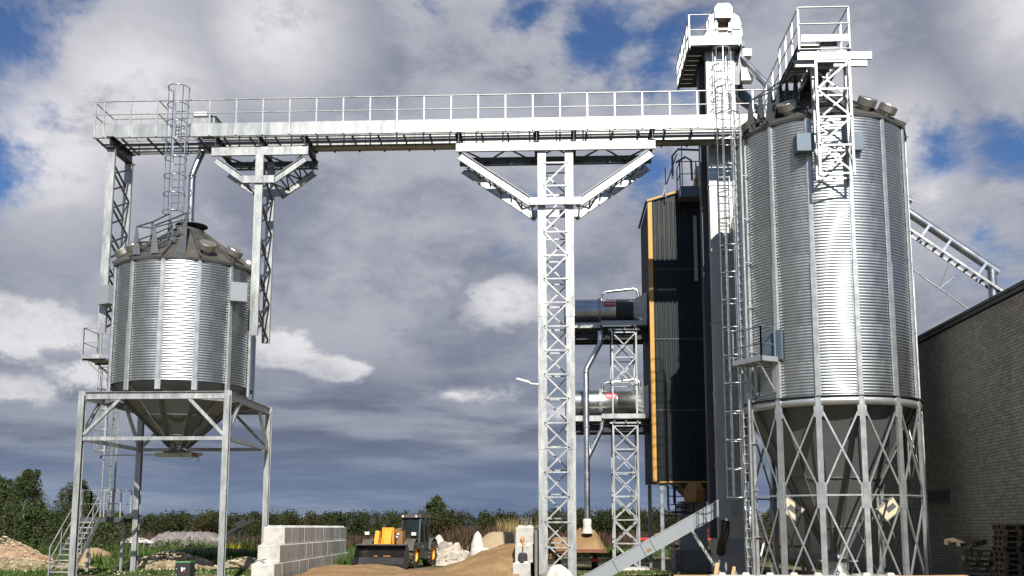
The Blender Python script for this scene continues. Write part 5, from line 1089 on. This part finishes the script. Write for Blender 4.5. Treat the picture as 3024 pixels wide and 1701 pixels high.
# ------------------------------------------------------------------ vegetation
def leaves(C, Rr, n, s, squash=1., r=rng):
    """n small leaf quads in clumps of centre C and radius Rr (arrays)"""
    k = r.integers(0, len(C), n); u = r.normal(size=(n, 3)); u /= np.linalg.norm(u, axis=1)[:, None]; d = r.random(n)**.45
    P = C[k]+u*(Rr[k]*d)[:, None]*np.array([1, 1, squash])
    a = r.normal(size=(n, 3)); a += u*.5; a /= np.linalg.norm(a, axis=1)[:, None]; b = np.cross(a, r.normal(size=(n, 3))); b /= np.linalg.norm(b, axis=1)[:, None]
    c = np.cross(a, b); sz = (s*r.uniform(.55, 1.35, n))[:, None]
    V = np.stack([P-b*sz, P+c*sz*.55, P+b*sz, P-c*sz*.55], 1).reshape(-1, 3); F = np.arange(4*n).reshape(n, 4); return V, F
def tree(label, x, y, h, w, m, nl=5200, s=.075, seed=0, shape='spire', bark='birch_bark', lowest=.08):
    r = np.random.default_rng(seed); t = thing('birch_tree' if bark == 'birch_bark' else 'tree', label, 'tree', (x, y, 0))
    tip = V3(x+r.normal()*.15, y, h*.93); tr = M(); mid = V3(x+r.normal()*.12, y+r.normal()*.1, h*.5)
    tr.tube([(x, y, -.05), tuple(mid), tuple(tip)], [.09*h/6+.02, .055*h/6+.015, .012], 7)
    C = []; Q = []; k = 60
    for i in range(k):
        f = lowest+(1-lowest)*((i+.5)/k)**.9; a = r.uniform(0, 6.28)
        if shape == 'spire': env = w*(.30+.95*math.sin(math.pi*min(1, (1-f)*.95+.05))**.8*(1-f)**.42) if f < .98 else w*.12
        else: env = w*math.sin(math.pi*min(.98, max(.06, f*.82+.16)))**.7
        d = env*r.uniform(.25, 1.0); c = V3(x+d*math.cos(a), y+d*math.sin(a), h*f*.98+.1*r.normal()); C.append(tuple(c)); Q.append(max(.16, env*r.uniform(.3, .6)))
        if i % 2 == 0:
            zb = max(.2, c.z-d*.8); p = V3(x, y, 0).lerp(tip, zb/h) if zb < h*.9 else tip; tr.tube([tuple(p), tuple(c)], [.022, .006], 5)
    tr.build('trunk', bark, t)
    V, F = leaves(np.array(C), np.array(Q), nl, s, 1.15, r); link('crown', npmesh('crown', V, F, m), t); return t
T = [('tall dense birch at the left edge of the yard', -42.6, 76, 5.9, 1.9, 1), ('broad birch between its taller neighbours', -40.6, 75, 5.3, 1.9, 2), ('pointed birch with the highest tip of the clump', -38.5, 74, 6.1, 1.55, 3),
     ('small loose birch behind the silo frame leg', -34.9, 74, 5.2, 1.5, 4), ('low bushy sapling between the birch clump and the stair', -36.9, 73, 3.4, 1.5, 5), ('low leafy sapling behind the steel stair', -33.0, 72, 3.3, 1.7, 6), ('leafy bush right of the stair landing', -30.2, 70, 2.7, 1.7, 7), ('leaning thin birch beside the earth heap', -34.3, 66, 2.9, .8, 8)]
for lab, x, y, h, w, sd in T: tree(lab, x, y, h, w, 'leaf_birch', 17000 if h > 4 else 9000, .062, sd, 'spire' if h > 4 else 'round', lowest=.04 if h < 4 else .1)
tree('single round-headed tree standing above the far wood line', -17.2, 148, 6.2, 2.1, 'leaf_dark', 6000, .16, 12, 'round', 'bark', .2)
# distant wood that reads as one mass
C = []; Q = []
for i in range(780):
    x = rng.uniform(-125, 66); y = rng.uniform(135, 178) if i % 3 else rng.uniform(133, 142); h = rng.uniform(3.1, 4.2)+(y-135)*.010+(.35 if x > -5 else 0)
    k = rng.integers(5, 9)
    for j in range(k):
        f = (j+.5)/k; rr = 1.7*math.sin(math.pi*min(.97, f*.75+.22)); a = rng.uniform(0, 6.28); C.append((x+rr*.8*math.cos(a), y+rr*.8*math.sin(a), h*f*.92)); Q.append(rng.uniform(.6, 1.05))
V, F = leaves(np.array(C), np.array(Q), 380000, .15)
o = link('distant_wood', npmesh('distant_wood', V, F, 'leaf_wood')); tag(o, 'low dark green wood running along the horizon', 'wood', kind='stuff')
# nearer brushwood
def brush(name, label, cat, n, boxes, m, s, hh):
    V = []; F = []; 
    for (x0, x1, y0, y1, h, wgt) in boxes:
        k = int(n*wgt); x = rng.uniform(x0, x1, k); y = rng.uniform(y0, y1, k); hn = h*(.35+.65*np.sin(x*.9+np.sin(y*.7)*2)**2)*rng.uniform(.4, 1.15, k); a = rng.uniform(0, 6.28, k); ln = rng.normal(0, .22, (k, 2))*hn[:, None]; w = s*rng.uniform(.5, 1.4, k)
        b = np.stack([x, y, np.zeros(k)-.02], -1); sd = np.stack([np.cos(a)*w, np.sin(a)*w, np.zeros(k)], -1); tip = b+np.stack([ln[:, 0], ln[:, 1], hn], -1); mid = (b+tip)/2+sd*.4
        st_ = sum(len(q) for q in V); V.append(np.stack([b-sd*.5, b+sd*.5, mid+sd*1.1, tip, mid-sd*1.1], 1).reshape(-1, 3)); F.append(np.arange(5*k).reshape(k, 5)+st_)
    o = link(name, npmesh(name, np.concatenate(V), np.concatenate(F), m)); return tag(o, label, cat, kind='stuff')
brush('brushwood', 'reddish-brown dead brush and weeds before the wood', 'brush', 46000, [(-34, -14, 72, 90, 1.25, .30), (-14, -7, 66, 85, 1.2, .2), (-7, -1, 64, 80, 1.9, .2), (-2, 20, 85, 110, 1.5, .2), (-60, -34, 80, 105, 1.6, .10)], 'dry_brush', .07, 1)
brush('dry_grass', 'tall straw-coloured dry grass behind the narrow block wall', 'grass', 4200, [(-3.6, -1.4, 66, 70, 2.3, .5), (-6, 0, 58, 66, 1.0, .25), (1, 14, 56, 58, .4, .25)], 'dry_grass', .03, 1)
brush('grass', 'rough green grass and weeds around the spoil banks', 'grass', 90000, [(-32, -19, 47, 70, .55, .22), (-21, -10, 46, 62, .8, .30), (-14.5, -10.5, 43, 50, .6, .12), (-26, -12, 40, 47, .26, .14), (-27, -18.8, 37.5, 43, .3, .05), (-10, -2, 54, 66, .6, .12), (1, 14, 63, 80, .5, .08), (-1.5, 9, 39, 43.5, .12, .03), (-12.5, -10.3, 39, 43, .2, .03)], 'grass', .035, 1)
brush('flowering_weeds', 'patch of yellow flowering weeds left of the block wall', 'flowers', 1500, [(-17.6, -13.2, 55, 58, 1.0, 1.)], 'flowering_weed', .045, 1)
# leafy low growth under the brush, as one ground cover
C = []; Q = []
for i in range(700):
    x = rng.uniform(-40, -8); y = rng.uniform(54, 76); C.append((x, y, rng.uniform(.1, .5+(y-54)*.02))); Q.append(rng.uniform(.2, .55))
C2, Q2 = np.array(C), np.array(Q); sel = C2[:, 1] < 66
V, F = leaves(C2[sel], Q2[sel], 26000, .06); o = link('weeds', npmesh('weeds', V, F, 'grass')); tag(o, 'bright green leafy weeds covering the near field behind the silo frame', 'weeds', kind='stuff')
V, F = leaves(C2, Q2, 36000, .075); o = link('ground_cover', npmesh('ground_cover', V, F, 'leaf_birch')); tag(o, 'low leafy weeds covering the field behind the silos', 'weeds', kind='stuff')
